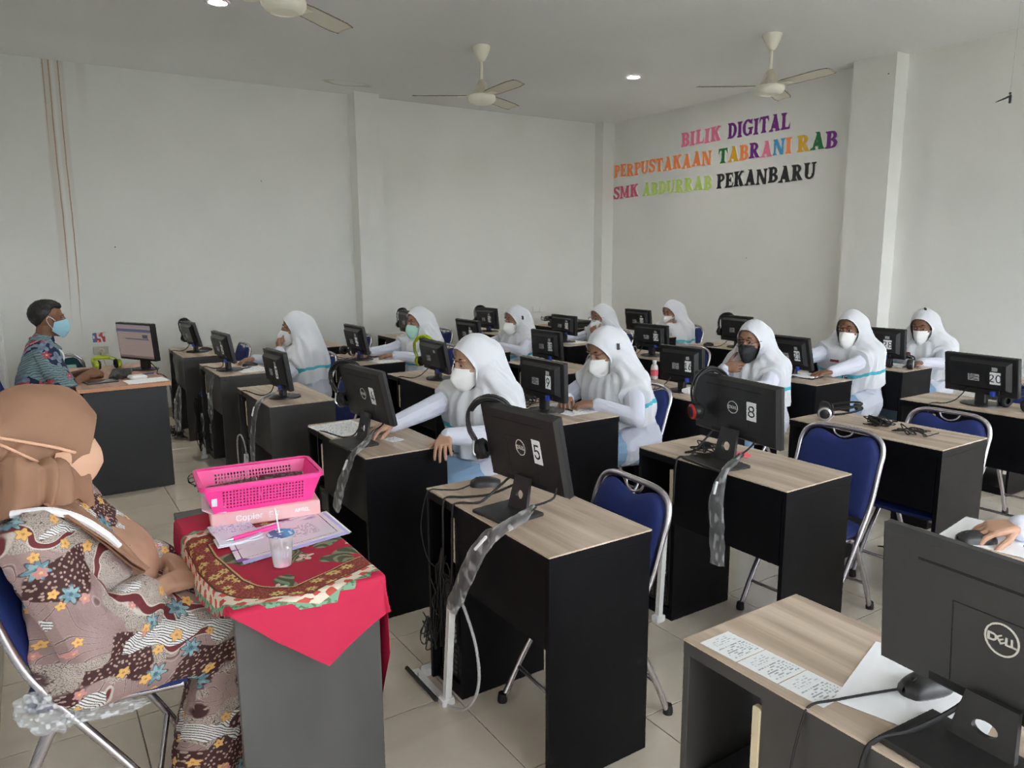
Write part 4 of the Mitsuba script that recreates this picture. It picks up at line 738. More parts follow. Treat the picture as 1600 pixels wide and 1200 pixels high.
        if kind == 'pin': put(f'{key}__hair_pin', P(fin(patch_on(G, nn_, ph, t, 0.016, 0.035, off=.003, thick=.006)), 'm_ink'))
    return key
Hup = (0, 0, 1)
mouse_opt = dict(curl=(22, 22, 12), thumb=(38, 22)); flat = dict(curl=(10, 18, 12), thumb=(35, 15)); rest = dict(curl=(20, 35, 25), thumb=(35, 25)); fist = dict(curl=(75, 85, 50), thumb=(40, 55))
student(2, 'pupil in white headscarf holding a fist to her mouth', 1.185, lean=.05, hdu=.66, dv=.30, yaw=-3, hyaw=-8, hpitch=4, seed=2,
        L=((0.150, 0.050, -0.155), (-.05, -.45, .9), (.9, .2, -.1), fist, (.2, .6, -1)), R=((0.34, -0.20, 0.79), (1, .05, -.05), Hup, mouse_opt, (-.3, -.8, -.5)))
student(4, 'pupil in white headscarf gripping the near edge of her desk', 1.225, lean=.06, hdu=.69, dv=.28, yaw=8, hyaw=-8, hpitch=10, seed=4, skin='m_skin_light',
        L=((0.345, 0.205, 0.79), (.62, .62, -.30), (.25, .15, 1), dict(curl=(22, 22, 12), spread=1.6, thumb=(55, 10)), (-.2, .8, -.6)), R=((0.45, -0.13, 0.79), (1, .1, -.05), Hup, mouse_opt, (-.3, -.8, -.4)), extra=(('tag', 192, .93), ('emblem', 172, .93)))
student(9, 'pupil in white headscarf bent over papers in the middle of the room', 1.205, lean=.13, hdu=.54, dv=.31, yaw=4, hyaw=-4, hpitch=22, seed=9, half=.45,
        L=((0.33, 0.10, 0.785), (.7, -.7, 0), (0, .2, 1), rest, (-.5, .9, -.3)), R=((0.36, -0.09, 0.785), (.8, .5, 0), (0, -.3, 1), rest, (-.4, -.9, -.3)), extra=(('pin', 52, .27),))
student(16, 'pupil in glasses and black mask holding a hand under her chin', 1.185, lean=.04, hdu=.74, dv=.27, yaw=6, hyaw=2, hpitch=6, seed=16, mask='m_mask_black', glasses=True,
        L=((0.33, 0.09, 0.775), (.5, -1, 0), (0, .2, 1), rest, (-.5, .9, -.3)), R=((0.135, -0.105, -0.178), (-.38, .92, .16), (.80, .45, .25), dict(curl=(8, 14, 10), spread=.6, thumb=(60, 10)), (.4, -.5, -1)))
student(21, 'pupil in white headscarf resting a hand on her desk by the right pillar', 1.205, lean=.04, hdu=.75, dv=.27, yaw=4, hyaw=4, hpitch=8, seed=21, skin='m_skin_dark',
        L=((0.40, 0.10, 0.785), (.85, -.35, -.02), Hup, flat, (-.6, .6, -.8)), R=((0.40, -0.20, 0.80), (1, .1, 0), Hup, mouse_opt, (-.1, -1, .1)), extra=(('tag', 190, .80), ('emblem', 168, .93)))
student(28, 'pupil in white headscarf farthest right in the room', 1.170, lean=.04, hdu=.75, dv=.29, yaw=5, hyaw=4, hpitch=16, seed=28, skin='m_skin_dark', half=.4, extra=(('tag', 200, .78), ('emblem', 165, .86), ('pin', 2, .18)))
student(26, 'pupil in white headscarf leaning her cheek on her hand', 1.125, lean=.05, hdu=.62, dv=.30, yaw=3, hyaw=-4, hpitch=14, seed=26, half=.4,
        L=((0.10, 0.075, -0.165), (-.15, -.35, .8), (.75, .45, 0), dict(curl=(30, 45, 25), thumb=(50, 20)), (.1, .6, -1)), R=((0.35, -0.12, 0.785), (.7, .6, 0), Hup, rest, (-.4, -.9, -.3)))
student(23, 'pupil in glasses holding her hand to her white mask in the far corner', 1.122, lean=.04, hdu=.66, dv=.30, yaw=-2, hyaw=0, hpitch=10, seed=23, glasses=True,
        L=((0.125, 0.06, -0.165), (-.1, -.5, .75), (.8, .35, .2), dict(curl=(35, 40, 25), thumb=(50, 20)), (.2, .6, -1)), R=((0.38, -0.16, 0.785), (1, .2, 0), Hup, mouse_opt, (-.3, -.8, -.4)))
student(14, 'pupil in white headscarf and white mask reading papers, second farthest left of the corner', 1.150, lean=.04, hdu=.64, dv=.30, yaw=6, hyaw=-6, hpitch=8, seed=14, half=.35,
        L=((0.33, 0.08, 0.785), (.7, -.7, 0), Hup, rest, (-.4, .9, -.3)), R=((0.36, -0.14, 0.785), (.9, .3, 0), Hup, rest, (-.4, -.9, -.3)), extra=(('tag', 196, .78), ('emblem', 170, .86), ('pin', 55, .27)))
student(11, 'pupil in white headscarf and mint green mask near the left pillar', 1.180, lean=.04, hdu=.66, dv=.30, yaw=4, hyaw=6, hpitch=4, seed=11, mask='m_mask_mint',
        R=((0.46, -0.10, 0.80), (1, .05, -.05), Hup, mouse_opt, (-.2, -.8, -.5)), L=((0.35, 0.12, 0.785), (.8, -.5, 0), Hup, rest, (-.4, .9, -.3)))
# ------------------------------------------------------------------ batik cloth
def flower(x, y, cell, seed, petals, r0, amp, dens):
    """(inside, radius) of a scatter of flowers: at most one per cell."""
    ins, core = mi.Float(0), mi.Float(0)
    fx, fy = dr.floor(x / cell), dr.floor(y / cell)
    for a in (-1, 0, 1):
        for b in (-1, 0, 1):
            cx, cy = fx + a, fy + b
            dx, dy = x - (cx + 0.2 + 0.6 * cell_rand(cx, cy, seed)) * cell, y - (cy + 0.2 + 0.6 * cell_rand(cx, cy, seed + 1)) * cell
            rr = dr.sqrt(dx * dx + dy * dy); th = dr.atan2(dy, dx) + 6.28 * cell_rand(cx, cy, seed + 2)
            rad = r0 * (1 + amp * dr.cos(petals * th)) * (0.8 + 0.4 * cell_rand(cx, cy, seed + 3))
            on = dr.select(cell_rand(cx, cy, seed + 4) < dens, 1.0, 0.0)
            ins = dr.maximum(ins, on * smoothstep(rad * 1.08, rad * 0.92, rr)); core = dr.maximum(core, on * smoothstep(rad * 0.32, rad * 0.22, rr))
    return ins, core
def batik(p, n, uv):
    x, y = 1.45 * (p.x + 0.45 * p.y), 1.45 * (p.z + 0.25 * p.y - 0.25 * p.x)
    wx, wy = x + 0.030 * noise(x * 14, y * 14, 1.0), y + 0.030 * noise(x * 14, y * 14, 7.0)
    d = noise(x * 420, y * 420)
    base = mix((0.30, 0.195, 0.185), (0.36, 0.25, 0.24), fbm(x * 9, y * 9, 0.0, 2))
    c = base
    g = fbm(wx * 6.5, wy * 6.5, 3.0, 2)
    # stippled cream fields edged in dark, curling tendrils
    cream = smoothstep(0.55, 0.57, g)
    f1, f2, cr = mikit.voronoi(x * 150, y * 150)
    scale = mix((0.50, 0.43, 0.38), (0.10, 0.06, 0.055), smoothstep(0.16, 0.08, f2 - f1))
    c = mix(c, scale, cream)
    tend = dr.abs(dr.sin(60 * fbm(wx * 5, wy * 5, 9.0, 2)))
    c = mix(c, (0.10, 0.055, 0.05), 0.7 * smoothstep(0.16, 0.06, tend) * (1 - cream))
    c = mix(c, (0.60, 0.54, 0.50), 0.6 * smoothstep(0.05, 0.02, dr.abs(tend - 0.30)) * (1 - cream))
    # maroon ribbons
    h = fbm(wx * 5.2 + 4, wy * 5.2, 11.0, 2)
    rib = smoothstep(0.046, 0.038, dr.abs(h - 0.42)); rin = smoothstep(0.032, 0.026, dr.abs(h - 0.42))
    c = mix(c, (0.62, 0.56, 0.50), rib * 0.8); c = mix(c, (0.15, 0.025, 0.03), rin)
    dk = smoothstep(0.60, 0.62, h); dots = smoothstep(0.28, 0.22, mikit.voronoi(x * 55, y * 55)[0])
    c = mix(c, mix((0.06, 0.02, 0.02), (0.42, 0.30, 0.26), dots), dk)
    # white feather leaves, hatched
    lf = fbm(wx * 6.5 - 3, wy * 9.5, 21.0, 2); leaf = smoothstep(0.665, 0.675, lf)
    hat = dr.sin((x * 0.9 + y) * 520 + 9 * noise(x * 30, y * 30))
    c = mix(c, mix((0.74, 0.74, 0.72), (0.10, 0.07, 0.07), smoothstep(0.35, 0.7, hat)), leaf)
    # teal lotus petals
    ti, tc = flower(x, y, 0.150, 31, 7, 0.026, 0.30, 0.50)
    to, _ = flower(x, y, 0.150, 31, 7, 0.030, 0.30, 0.50)
    c = mix(c, (0.07, 0.05, 0.05), to); c = mix(c, mix((0.13, 0.25, 0.31), (0.28, 0.42, 0.45), smoothstep(0.3, 0.7, noise(x * 90, y * 90))), ti); c = mix(c, (0.06, 0.14, 0.18), tc)
    # yellow and pink blossoms
    yo, _ = flower(x + .05, y + .03, 0.105, 51, 5, 0.0185, 0.22, 0.50); yi, yc = flower(x + .05, y + .03, 0.105, 51, 5, 0.0168, 0.22, 0.50)
    c = mix(c, (0.35, 0.16, 0.06), yo); c = mix(c, (0.74, 0.44, 0.15), yi); c = mix(c, (0.55, 0.24, 0.06), yc)
    pi_, pc = flower(x - .02, y + .07, 0.13, 71, 5, 0.016, 0.2, 0.45)
    c = mix(c, (0.58, 0.27, 0.25), pi_); c = mix(c, (0.75, 0.5, 0.2), pc)
    return c * (0.92 + 0.16 * d)
mat('m_batik', base_color=batik, roughness=0.75, sheen=0.2, bump=(lambda p, n, uv: fbm(p.x * 11 + noise(p.z * 8, p.y * 5), p.y * 11, p.z * 15, 2), 0.014, 5e-3))
def batik_blue(p, n, uv):
    x, y = p.x + 0.4 * p.y, p.z + 0.3 * p.y
    wx = x + 0.03 * noise(x * 18, y * 18, 2.0)
    band = dr.sin((x + y * 0.9) * 19 + 1.5 * noise(x * 12, y * 12))
    lines = smoothstep(0.0, 0.5, dr.sin(y * 380 + 5 * noise(x * 50, y * 50)))
    c = mix((0.012, 0.022, 0.065), mix((0.22, 0.32, 0.33), (0.05, 0.09, 0.14), lines * 0.7), smoothstep(0.15, 0.25, band))
    li, lc = flower(wx, y, 0.085, 5, 4, 0.030, 0.42, 0.85)
    c = mix(c, mix((0.10, 0.15, 0.24), (0.28, 0.34, 0.44), noise(x * 60, y * 60)), li * smoothstep(0.3, 0.1, band))
    ri, rc = flower(x + .03, y, 0.13, 15, 5, 0.022, 0.3, 0.7)
    c = mix(c, (0.45, 0.07, 0.08), ri); c = mix(c, (0.65, 0.5, 0.5), rc)
    return c
mat('m_batik_blue', base_color=batik_blue, roughness=0.75, bump=(lambda p, n, uv: fbm(p.x * 14, p.y * 14, p.z * 18, 2), 0.010, 5e-3))
mat('m_scarf_brown', base_color=lambda p, n, uv: mix((0.29, 0.155, 0.095), (0.34, 0.185, 0.115), fbm(p.x * 9, p.y * 9, p.z * 9, 2)), roughness=0.75, sheen=0.3, bump=(lambda p, n, uv: fbm(p.x * 14, p.y * 14, p.z * 20, 2), 0.008, 4e-3))
mat('m_plastic_wrap', base_color=(0.70, 0.72, 0.73), roughness=0.18, specular=0.7)
scene['m_wrap'] = {'type': 'blendbsdf', 'weight': proc(lambda p, n, uv: 0.22 + 0.5 * smoothstep(0.5, 0.75, noise(p.x * 90, p.y * 90, p.z * 90))), 'a': {'type': 'thindielectric', 'int_ior': 1.3}, 'b': {'type': 'ref', 'id': 'm_plastic_wrap'}}

# ------------------------------------------------------------------ the woman in the foreground
def woman():
    key = name('person'); tag(key, 'woman in brown headscarf and flowered batik dress seated beside the red cloth table', 'person')
    W = np.array([0.10, 2.27, 0.0]); Rw = rotz(-12); zs = 0.915; lean = -0.11
    fin = lambda m: (setattr(m, 'vertices', m.vertices @ Rw.T + W), m)[1]
    sh = np.array([lean, 0, zs]); nk = np.array([lean + .01, 0, zs + .04]); hc = np.array([lean - .012, 0, 1.122]); Rh = rotz(13) @ roty(10); sc = 1.12
    S = {1: np.array([lean, .185, zs - .03]), -1: np.array([lean, -.185, zs - .03])}
    wr = {-1: np.array([.165, -.110, .700]), 1: np.array([.175, .065, .69])}; el = {}
    tor = [MH(np.vstack([sphere_pts((-.01, y, .54), .13) for y in (.08, -.08)] + [sphere_pts((0.02, y, .73), .12) for y in (.06, -.06)])), MH(np.vstack([sphere_pts((.02, y, .73), .12) for y in (.06, -.06)] + [sphere_pts((lean, y, zs - .06), .095) for y in (.10, -.10)])), cap(sh, .06, nk, .05), cap(nk, .05, hc, .05)]
    sk = []; hands = []
    for sd in (1, -1):
        e, w = elbow(S[sd], wr[sd], .27, .24, (-.3, sd * .8, -.6)); el[sd] = e; sk += chain([S[sd], e, w], [.05, .042, .030])
    hands += hand(wr[-1], (.75, .62, -.12), (.25, -.25, 1), 1, **dict(curl=(35, 45, 25), thumb=(35, 25)), s=1.0)
    hands += hand(wr[1], (.45, -.85, -.1), (.3, .3, 1), -1, **dict(curl=(30, 40, 25), thumb=(35, 25)), s=1.0)
    legs = []
    for y in (.10, -.10): legs += chain([(0, y, .54), (.36, y, .53), (.22, y, .09)], [.10, .075, .045]) + [cap((.22, y, .06), .045, (.35, y, .035), .032)]
    body = union([union(tor + sk + legs).refine_to_length(.03), union(head_parts(hc, Rh, sc)).refine_to_length(.012), union(hands).refine_to_length(.005)])
    put(f'{key}__body', P(fin(to_tri(body, None, 5)), 'm_skin_light', True))
    sl = [union(chain([S[sd], el[sd], el[sd] + (wr[sd] - el[sd]) * .62], [.085, .082, .070])) for sd in (1, -1)]
    tun = union([MH(np.vstack([sphere_pts((-.02, y, .55), .165) for y in (.10, -.10)] + [sphere_pts((-.03, y, .73), .145) for y in (.075, -.075)])), MH(np.vstack([sphere_pts((-.03, y, .73), .145) for y in (.075, -.075)] + [sphere_pts((lean, y, zs - .06), .110) for y in (.10, -.10)] + [sphere_pts(S[sd], .078) for sd in (1, -1)])),
                 MH(np.vstack([sphere_pts((-.02, y, .55), .155) for y in (.10, -.10)] + [sphere_pts((.30, y, .545), .115) for y in (.10, -.10)]))] + sl)
    t = to_tri(tun, .014, 10); v = t.vertices
    t.vertices = v + t.vertex_normals * ((meshkit.fbm(v * [9, 9, 13], 3, 3) - .5) * .034)[:, None]
    put(f'{key}__tunic', P(fin(t), 'm_batik', True))
    skirt = union([MH(np.vstack([sphere_pts((.05, y, .53), .13) for y in (.09, -.09)] + [sphere_pts((.37, y, .525), .100) for y in (.11, -.11)])), MH(np.vstack([sphere_pts((.37, y, .525), .100) for y in (.11, -.11)] + [sphere_pts((.32, y, .42), .10) for y in (.11, -.11)] + [sphere_pts((.235, y, .13), .105) for y in (.12, -.12)]))])
    t = to_tri(skirt, .018, 10); v = t.vertices; t.vertices = v + t.vertex_normals * ((meshkit.fbm(v * [12, 12, 5], 3, 8) - .5) * .04)[:, None]
    put(f'{key}__skirt', P(fin(t), 'm_batik', True))
    caps = [(np.array([-.03, y, .73]), np.array([lean, y, zs - .06]), .145, .115) for y in (.075, -.075)] + [(sh, nk, .075, .058), (nk, hc, .056, .052), (S[1], S[-1], .078, .078)] + [(S[sd], el[sd], .088, .085) for sd in (1, -1)]
    caps += [(hc + Rh @ np.array([-.06, 0, .0]) * sc, np.array([lean - .06, 0, zs + .03]), .085, .075), (hc + Rh @ np.array([.030, 0, .048]), hc + Rh @ np.array([.036, 0, .005]), .082, .078)]
    op = lambda c, sn: np.stack([np.where(c > 0, .106 + .010 * np.abs(c), .106 - .074 * np.abs(c) ** .55), .070 * np.sign(sn) * np.abs(sn) ** .85, np.where(c > 0, -.022 + .082 * c, -.022 + .108 * c)], 1)
    def hem(phi):
        a = np.pi - phi; ca, sa_ = np.cos(a), np.sin(a)
        return np.stack([lean + np.where(ca > 0, .030, .125) * ca, .135 * sa_, zs + .015 - .04 * np.maximum(ca, 0) + .012 * np.sin(3 * phi + 1)], 1)
    G, nn, f = hijab(hc, Rh, sc, caps, hem, nphi=128, ns=60, fold=.017, seed=77, op=op, kf=7)
    put(f'{key}__headscarf', P(fin(grid_mesh(G, f)), 'm_scarf_brown', True))
    # wrapped end of the scarf round the neck and its long tail over the chest to the lap
    q = spline([(-.245, -.02, 1.00), (-.20, -.095, .985), (-.13, -.115, .97), (-.075, -.09, .955), (-.055, 0, .94), (-.075, .08, .945)], 8)
    rows = []
    for i, p_ in enumerate(q):
        for k, b in enumerate(np.linspace(0, 2 * np.pi, 17)[:-1]):
            out = nrm([p_[0] + .10, p_[1], 0]); r = .023 + .005 * math.sin(3 * b + .25 * i) ; rows.append(p_ + out * r * .75 * math.cos(b) + np.array([0, 0, 1.45 * r * math.sin(b)]))
    V = np.array(rows).reshape(len(q), 16, 3)
    put(f'{key}__headscarf__wrap', P(fin(trimesh.Trimesh(np.swapaxes(V, 0, 1).reshape(-1, 3), grid_faces(16, len(q), True), process=False)), 'm_scarf_brown', True))
    ctr = spline([(-.065, -.105, .965), (.000, -.142, .915), (.055, -.148, .855), (.100, -.140, .79), (.125, -.125, .755)], 8); n = len(ctr); V = []
    for i, c in enumerate(ctr):
        t_ = i / (n - 1); w = .052 + .010 * math.sin(3 * t_)
        for b in np.linspace(-1, 1, 15): V.append(c + np.array([.022 * b * (1 - t_) - .004, .85 * w * b, -.25 * w * b]) + np.array([.8, -.5, .35]) * .009 * math.cos(b * 8 + 2 * t_))
    V = np.array(V); sheet = trimesh.Trimesh(V, grid_faces(n, 15), process=False); nv = sheet.vertex_normals; m = len(V); ff = grid_faces(n, 15)
    put(f'{key}__headscarf__tail', P(fin(trimesh.Trimesh(np.vstack([V + nv * .003, V - nv * .003]), np.vstack([ff, ff[:, ::-1] + m]), process=False)), 'm_scarf_brown', True))
    put(f'{key}__lanyard', P(fin(tube([(-.16, -.165, .965), (-.08, -.170, .965), (-.015, -.165, .935), (.040, -.163, .885), (.070, -.160, .845)], [.010, .011, .011, .010, .008], 8, 6)), 'm_paper', 40))
    # mask with straps tied over the scarf at the back of the head
    X = head_xf(hc, Rh, sc)
    mm = mask_mesh(np.zeros(3), np.eye(3), 1.0, .006, drop=-.002, wide=1.18); mm.vertices = mm.vertices * [1.0, 1.10, 1.0] + [.014, 0, -.006]
    put(f'{key}__mask', P(fin(X(mm)), 'm_mask_peach', True))
    def over(pts):
        pts = spline(pts, 6); out = []
        for q_ in pts:
            d = np.asarray(q_) - [0.0, 0, .01]; r_ = np.linalg.norm(d / [.137, .107, .120]); out.append(np.asarray([0.0, 0, .01]) + d / r_)
        return out
    knot = np.array([-.128, -.052, .012]); st = []
    for sd in (-1,):
        st += [over([(.075, -.085, -.018), (.02, -.1, .0), (-.06, -.09, .012), tuple(knot)]), over([(.060, -.085, -.085), (.01, -.1, -.045), (-.06, -.09, -.005), tuple(knot)])]
        st += [over([(.075, .085, -.018), (.02, .1, .0), (-.06, .09, .012), (-.135, .03, .02), tuple(knot)]), over([(.060, .085, -.085), (.01, .1, -.045), (-.06, .09, -.005), (-.135, .03, .01), tuple(knot)])]
    st = [tube(s_, .0035, 8) for s_ in st] + [tube([knot, knot + [-.022, -.012, .03], knot + [-.022, -.012, .062], knot + [-.004, -.008, .055], knot + [.004, -.002, .02], knot], .0035, 8, 6), tube([knot, knot + [-.025, -.02, -.03], knot + [-.03, -.03, -.07]], .003, 8, 6), ico(knot, .008, 1)]
    put(f'{key}__mask__strap', P(fin(X(cat(st))), 'm_mask_peach', 40))
woman()
k = chair(0.095, 2.28, 'blue padded chrome chair under the woman in the batik dress, plastic wrap at its joints', -12, 'blue padded chairs of the adults')
rs = np.random.RandomState(3)
def wrap(c, r, seed):
    m = ico((0, 0, 0), 1.0, 4); v = m.vertices; d = (meshkit.fbm(v * 2.0 + seed, 2, seed) - .5) * .9 + (np.abs(meshkit.noise(v * 4 + seed, seed) - .5) - .25) * .35
    m.vertices = np.asarray(c) + v * (1 + d[:, None]) * np.asarray(r); return m
w_ = TW(0.095, 2.28, 0, -12)
for k_ in [q for q in scene if q.startswith(k + '__')]: scene[k_]['to_world'] = TW(0.095, 2.28, 0, -12) @ T().scale([1, 1, 1.06])
put(k + '__plastic_wrap', P(wrap((-.125, -.192, .435), (.065, .034, .062), 4), 'm_wrap', True), w_)
for n_, sd_ in ((17, 1), (20, 1)):
    put(chair_keys[n_][0] + '__plastic_wrap', P(wrap((.06, .178 * sd_, .412), (.13, .024, .022), n_), 'm_wrap', True), chair_keys[n_][1]); put(chair_keys[n_][0] + '__plastic_wrap_001', P(wrap((-.11, .185 * sd_, .43), (.05, .03, .045), n_ + 1), 'm_wrap', True), chair_keys[n_][1])
put(k + '__plastic_wrap_001', P(wrap((.0, -.188, .405), (.10, .024, .020), 9), 'm_wrap', True), w_)

# ------------------------------------------------------------------ the man at the teacher's desk
def man():
    key = name('person'); tag(key, 'man in blue batik shirt and light blue mask at the brown desk', 'person')
    W = np.array([-0.0, 6.02, 0.0]); Rw = rotz(2); zs = 1.0; lean = .04
    fin = lambda m: (setattr(m, 'vertices', m.vertices @ Rw.T + W), m)[1]
    sh = np.array([lean, 0, zs]); nk = np.array([lean + .02, 0, zs + .06]); hc = np.array([lean + .055, 0, 1.185]); Rh = rotz(6) @ roty(2); sc = 1.04
    S = {1: np.array([lean, .20, zs - .02]), -1: np.array([lean, -.20, zs - .02])}; wr = {-1: np.array([.285, -.075, .782]), 1: np.array([.295, .075, .782])}; el = {}
    tor = [MH(np.vstack([sphere_pts((-.02, y, .55), .125) for y in (.08, -.08)] + [sphere_pts((0.01, y, .78), .12) for y in (.06, -.06)])), MH(np.vstack([sphere_pts((.01, y, .78), .12) for y in (.06, -.06)] + [sphere_pts((lean, y, zs - .06), .095) for y in (.11, -.11)])), cap(sh, .065, nk, .058), cap(nk, .058, hc + Rh @ np.array([-.015, 0, -.04]), .056)]
    sk = []; hands = []
    for sd in (1, -1):
        e, w = elbow(S[sd], wr[sd], .30, .26, (-.1, sd * .7, -.8)); el[sd] = e; sk += chain([S[sd], e, w], [.052, .046, .032])
    hands += hand(wr[-1], (.85, .45, .15), (-.1, -.6, .8), 1, curl=(40, 50, 30), thumb=(30, 30), s=1.08)
    hands += hand(wr[1], (.85, -.45, .12), (-.1, .6, .8), -1, curl=(40, 50, 30), thumb=(30, 30), s=1.08)
    legs = []
    for y in (.11, -.11): legs += chain([(0, y, .54), (.42, y, .53), (.38, y, .10)], [.10, .07, .05]) + [cap((.38, y, .06), .05, (.52, y, .04), .036)]
    body = union([union(tor + sk + legs).refine_to_length(.03), union(head_parts(hc, Rh, sc, True)).refine_to_length(.008), union(hands).refine_to_length(.006)])
    put(f'{key}__body', P(fin(to_tri(body, None, 5)), 'm_skin_dark', True))
    sl = [union(chain([S[sd], el[sd]], [.082, .080])).trim_by_plane(nrm(S[sd] - el[sd]).tolist(), float(nrm(S[sd] - el[sd]) @ (el[sd] * .96 + S[sd] * .04))) for sd in (1, -1)]
    shirt = union([MH(np.vstack([sphere_pts((-.02, y, .54), .155) for y in (.09, -.09)] + [sphere_pts((0.01, y, .78), .142) for y in (.07, -.07)])), MH(np.vstack([sphere_pts((.01, y, .78), .142) for y in (.07, -.07)] + [sphere_pts((lean, y, zs - .05), .105) for y in (.11, -.11)] + [sphere_pts(S[sd], .075) for sd in (1, -1)])), cap(sh, .08, nk + [-.01, 0, -.02], .072)] + sl)
    t = to_tri(shirt, .016, 8); v = t.vertices; t.vertices = v + t.vertex_normals * ((meshkit.fbm(v * [10, 10, 14], 3, 5) - .5) * .022)[:, None]
    put(f'{key}__shirt', P(fin(t), 'm_batik_blue', True))
    tro = union([union([MH(np.vstack([sphere_pts((0, y, .54), .115), sphere_pts((.42, y, .53), .085)])), MH(np.vstack([sphere_pts((.42, y, .53), .085), sphere_pts((.38, y, .12), .07)]))]) for y in (.11, -.11)])
    put(f'{key}__trousers', P(fin(to_tri(tro, .03, 6)), 'm_chair_back', True))
    X = head_xf(np.zeros(3), np.eye(3), 1.0)
    hp = lambda q: np.asarray(hc) + (np.asarray(q) * sc) @ Rh.T
    hair = MH(hp(ell((-.020, 0, .036), (.098, .081, .094)))).refine_to_length(.010)
    pl1 = nrm(Rh @ np.array([-.80, 0, .60])); hair = hair.trim_by_plane(pl1.tolist(), float(pl1 @ hp((.012, 0, .062))))
    crown = MH(np.vstack([hp(ell((-.005, 0, .092), (.078, .066, .040))), hp(ell((.050, 0, .088), (.03, .05, .026)))])).refine_to_length(.010)
    hm = to_tri(union([hair, crown]), None, 4); hm.vertices += hm.vertex_normals * ((meshkit.noise(hm.vertices * 160, 2) - .5) * .006)[:, None]
    put(f'{key}__hair', P(fin(hm), 'm_hair', True))
    put(f'{key}__mask', P(fin(mask_mesh(hc, Rh, sc, .003, wide=.98)), 'm_mask_blue', True))
    H_ = head_xf(hc, Rh, sc)
    put(f'{key}__mask__ear_loop', P(fin(H_(cat([tube([(.030, y * .070, -.008), (.010, y * .080, .010), (-.010, y * .086, .020), (-.022, y * .085, .0), (-.010, y * .080, -.030), (.018, y * .068, -.066)], .0022, 6, 5) for y in (1, -1)]))), 'm_paper', 40))
    for e_, i_, b_ in eye_meshes(hc, Rh, sc, 0.0, .3):
        k2 = name(f'{key}__eye'); put(k2, P(fin(e_), 'm_eye', True)); put(f'{k2}__iris', P(fin(i_), 'm_iris', True)); put(name(f'{key}__eyebrow'), P(fin(b_), 'm_brow', True))
    put(f'{key}__collar', P(fin(tube([(nk[0] - .075, 0, nk[2] - .005), (nk[0] - .05, -.06, nk[2] - .01), (nk[0] + .03, -.075, nk[2] - .04), (nk[0] + .075, -.03, nk[2] - .075), (nk[0] + .085, 0, nk[2] - .085), (nk[0] + .075, .03, nk[2] - .075), (nk[0] + .03, .075, nk[2] - .04), (nk[0] - .05, .06, nk[2] - .01)], .016, 8, 4, closed=True)), 'm_batik_blue', 40))
    put(f'{key}__lanyard', P(fin(cat([tube([(nk[0] - .07, 0, nk[2] + .008), (nk[0] - .01, y * .09, nk[2] - .03), (nk[0] + .09, y * .075, zs - .04), (.155, y * .045, zs - .14), (.172, y * .02, zs - .22), (.178, 0, zs - .30)], .0065, 6, 6) for y in (1, -1)])), 'm_paper', 40))
    put(f'{key}__lanyard__id_card', P(fin(box(.172, .178, -.03, .03, zs - .40, zs - .30, .002)), 'm_sticker_grey'))
man()
chair(-0.0, 6.02, 'blue padded chair under the man in the blue batik shirt', 2, 'blue padded chairs of the adults')
mat('m_teal', base_color=(0.012, 0.07, 0.085), roughness=0.7)
k = name('padded_chair'); tag(k, 'dark teal padded chair with a pale tag, behind the hands of the man in batik', 'chair'); w_ = TW(0.19, 7.25, 0.06, 70)
for a, s_ in chair_ply.items(): put(f'{k}__{a}', {**s_, 'bsdf': {'type': 'ref', 'id': 'm_teal'}} if a in ('seat', 'backrest') else s_, TW(0.20, 7.30, 0, 75))
put(k + '__tag', P(box(-.24, -.215, -.14, -.04, .70, .745, .001), 'm_mask_mint'), TW(0.20, 7.30, 0, 75))
# pupil at the right edge: mostly outside the photo, the hand on the mouse is in view
student(7, 'pupil mostly outside the right edge, only a bare hand on a black mouse shows', 1.2, lean=.05, hdu=.56, dv=.34, yaw=0, hyaw=0, hpitch=12, seed=7, skin='m_skin_light',
        R=((0.70 + 0.0, -0.0, 0.0), (1, 0, 0), Hup, {}, (0, 0, 0)) if False else ((0.70 - (2.352 - 2.151), 0.34 - (0.918 - 0.275), 0.798), (-.0 + .75, -.62, -.12), (.05, .1, 1), dict(curl=(24, 26, 14), spread=1.5, thumb=(48, 22)), (-1, .5, -.6)))
# ------------------------------------------------------------------ helpers for small things
def cable(lab, pts, r=0.003, m='m_cable', group=None, n=7, sm=6, cat_='cable'):
    k = name('cable'); put(k, P(tube(pts, r, n, sm), m, 50)); tag(k, lab, cat_, group); return k
def sheet_mesh(c, z, t=0.0008, lift=0.0, seed=0, nu=10, nv=10):
    c = np.asarray(c, float); V = []
    for i in range(nu):
        for j in range(nv):
            a, b = i / (nu - 1), j / (nv - 1); q = (c[0] * (1 - a) + c[1] * a) * (1 - b) + (c[3] * (1 - a) + c[2] * a) * b
            V.append([q[0], q[1], z + t + lift * (meshkit.noise(np.array([[a * 3, b * 3, seed]]), seed)[0] * (0.3 + abs(2 * a - 1)))])
    V = np.array(V); f = grid_faces(nu, nv); lo = V.copy(); lo[:, 2] -= t; m = len(V)
    e = V[1] - V[0]; g = V[nv] - V[0]
    if np.cross(g, e)[2] < 0: f = f[:, ::-1]
    rim = [j for j in range(nv)] + [i * nv + nv - 1 for i in range(1, nu)] + [(nu - 1) * nv + j for j in range(nv - 2, -1, -1)] + [i * nv for i in range(nu - 2, 0, -1)]
    side = [[a, b, a + m] for a, b in zip(rim, rim[1:] + rim[:1])] + [[b, b + m, a + m] for a, b in zip(rim, rim[1:] + rim[:1])]
    return trimesh.Trimesh(np.vstack([V, lo]), np.vstack([f, f[:, ::-1] + m, side]), process=False), np.array([[i / (nu - 1), j / (nv - 1)] for i in range(nu) for j in range(nv)] * 2)
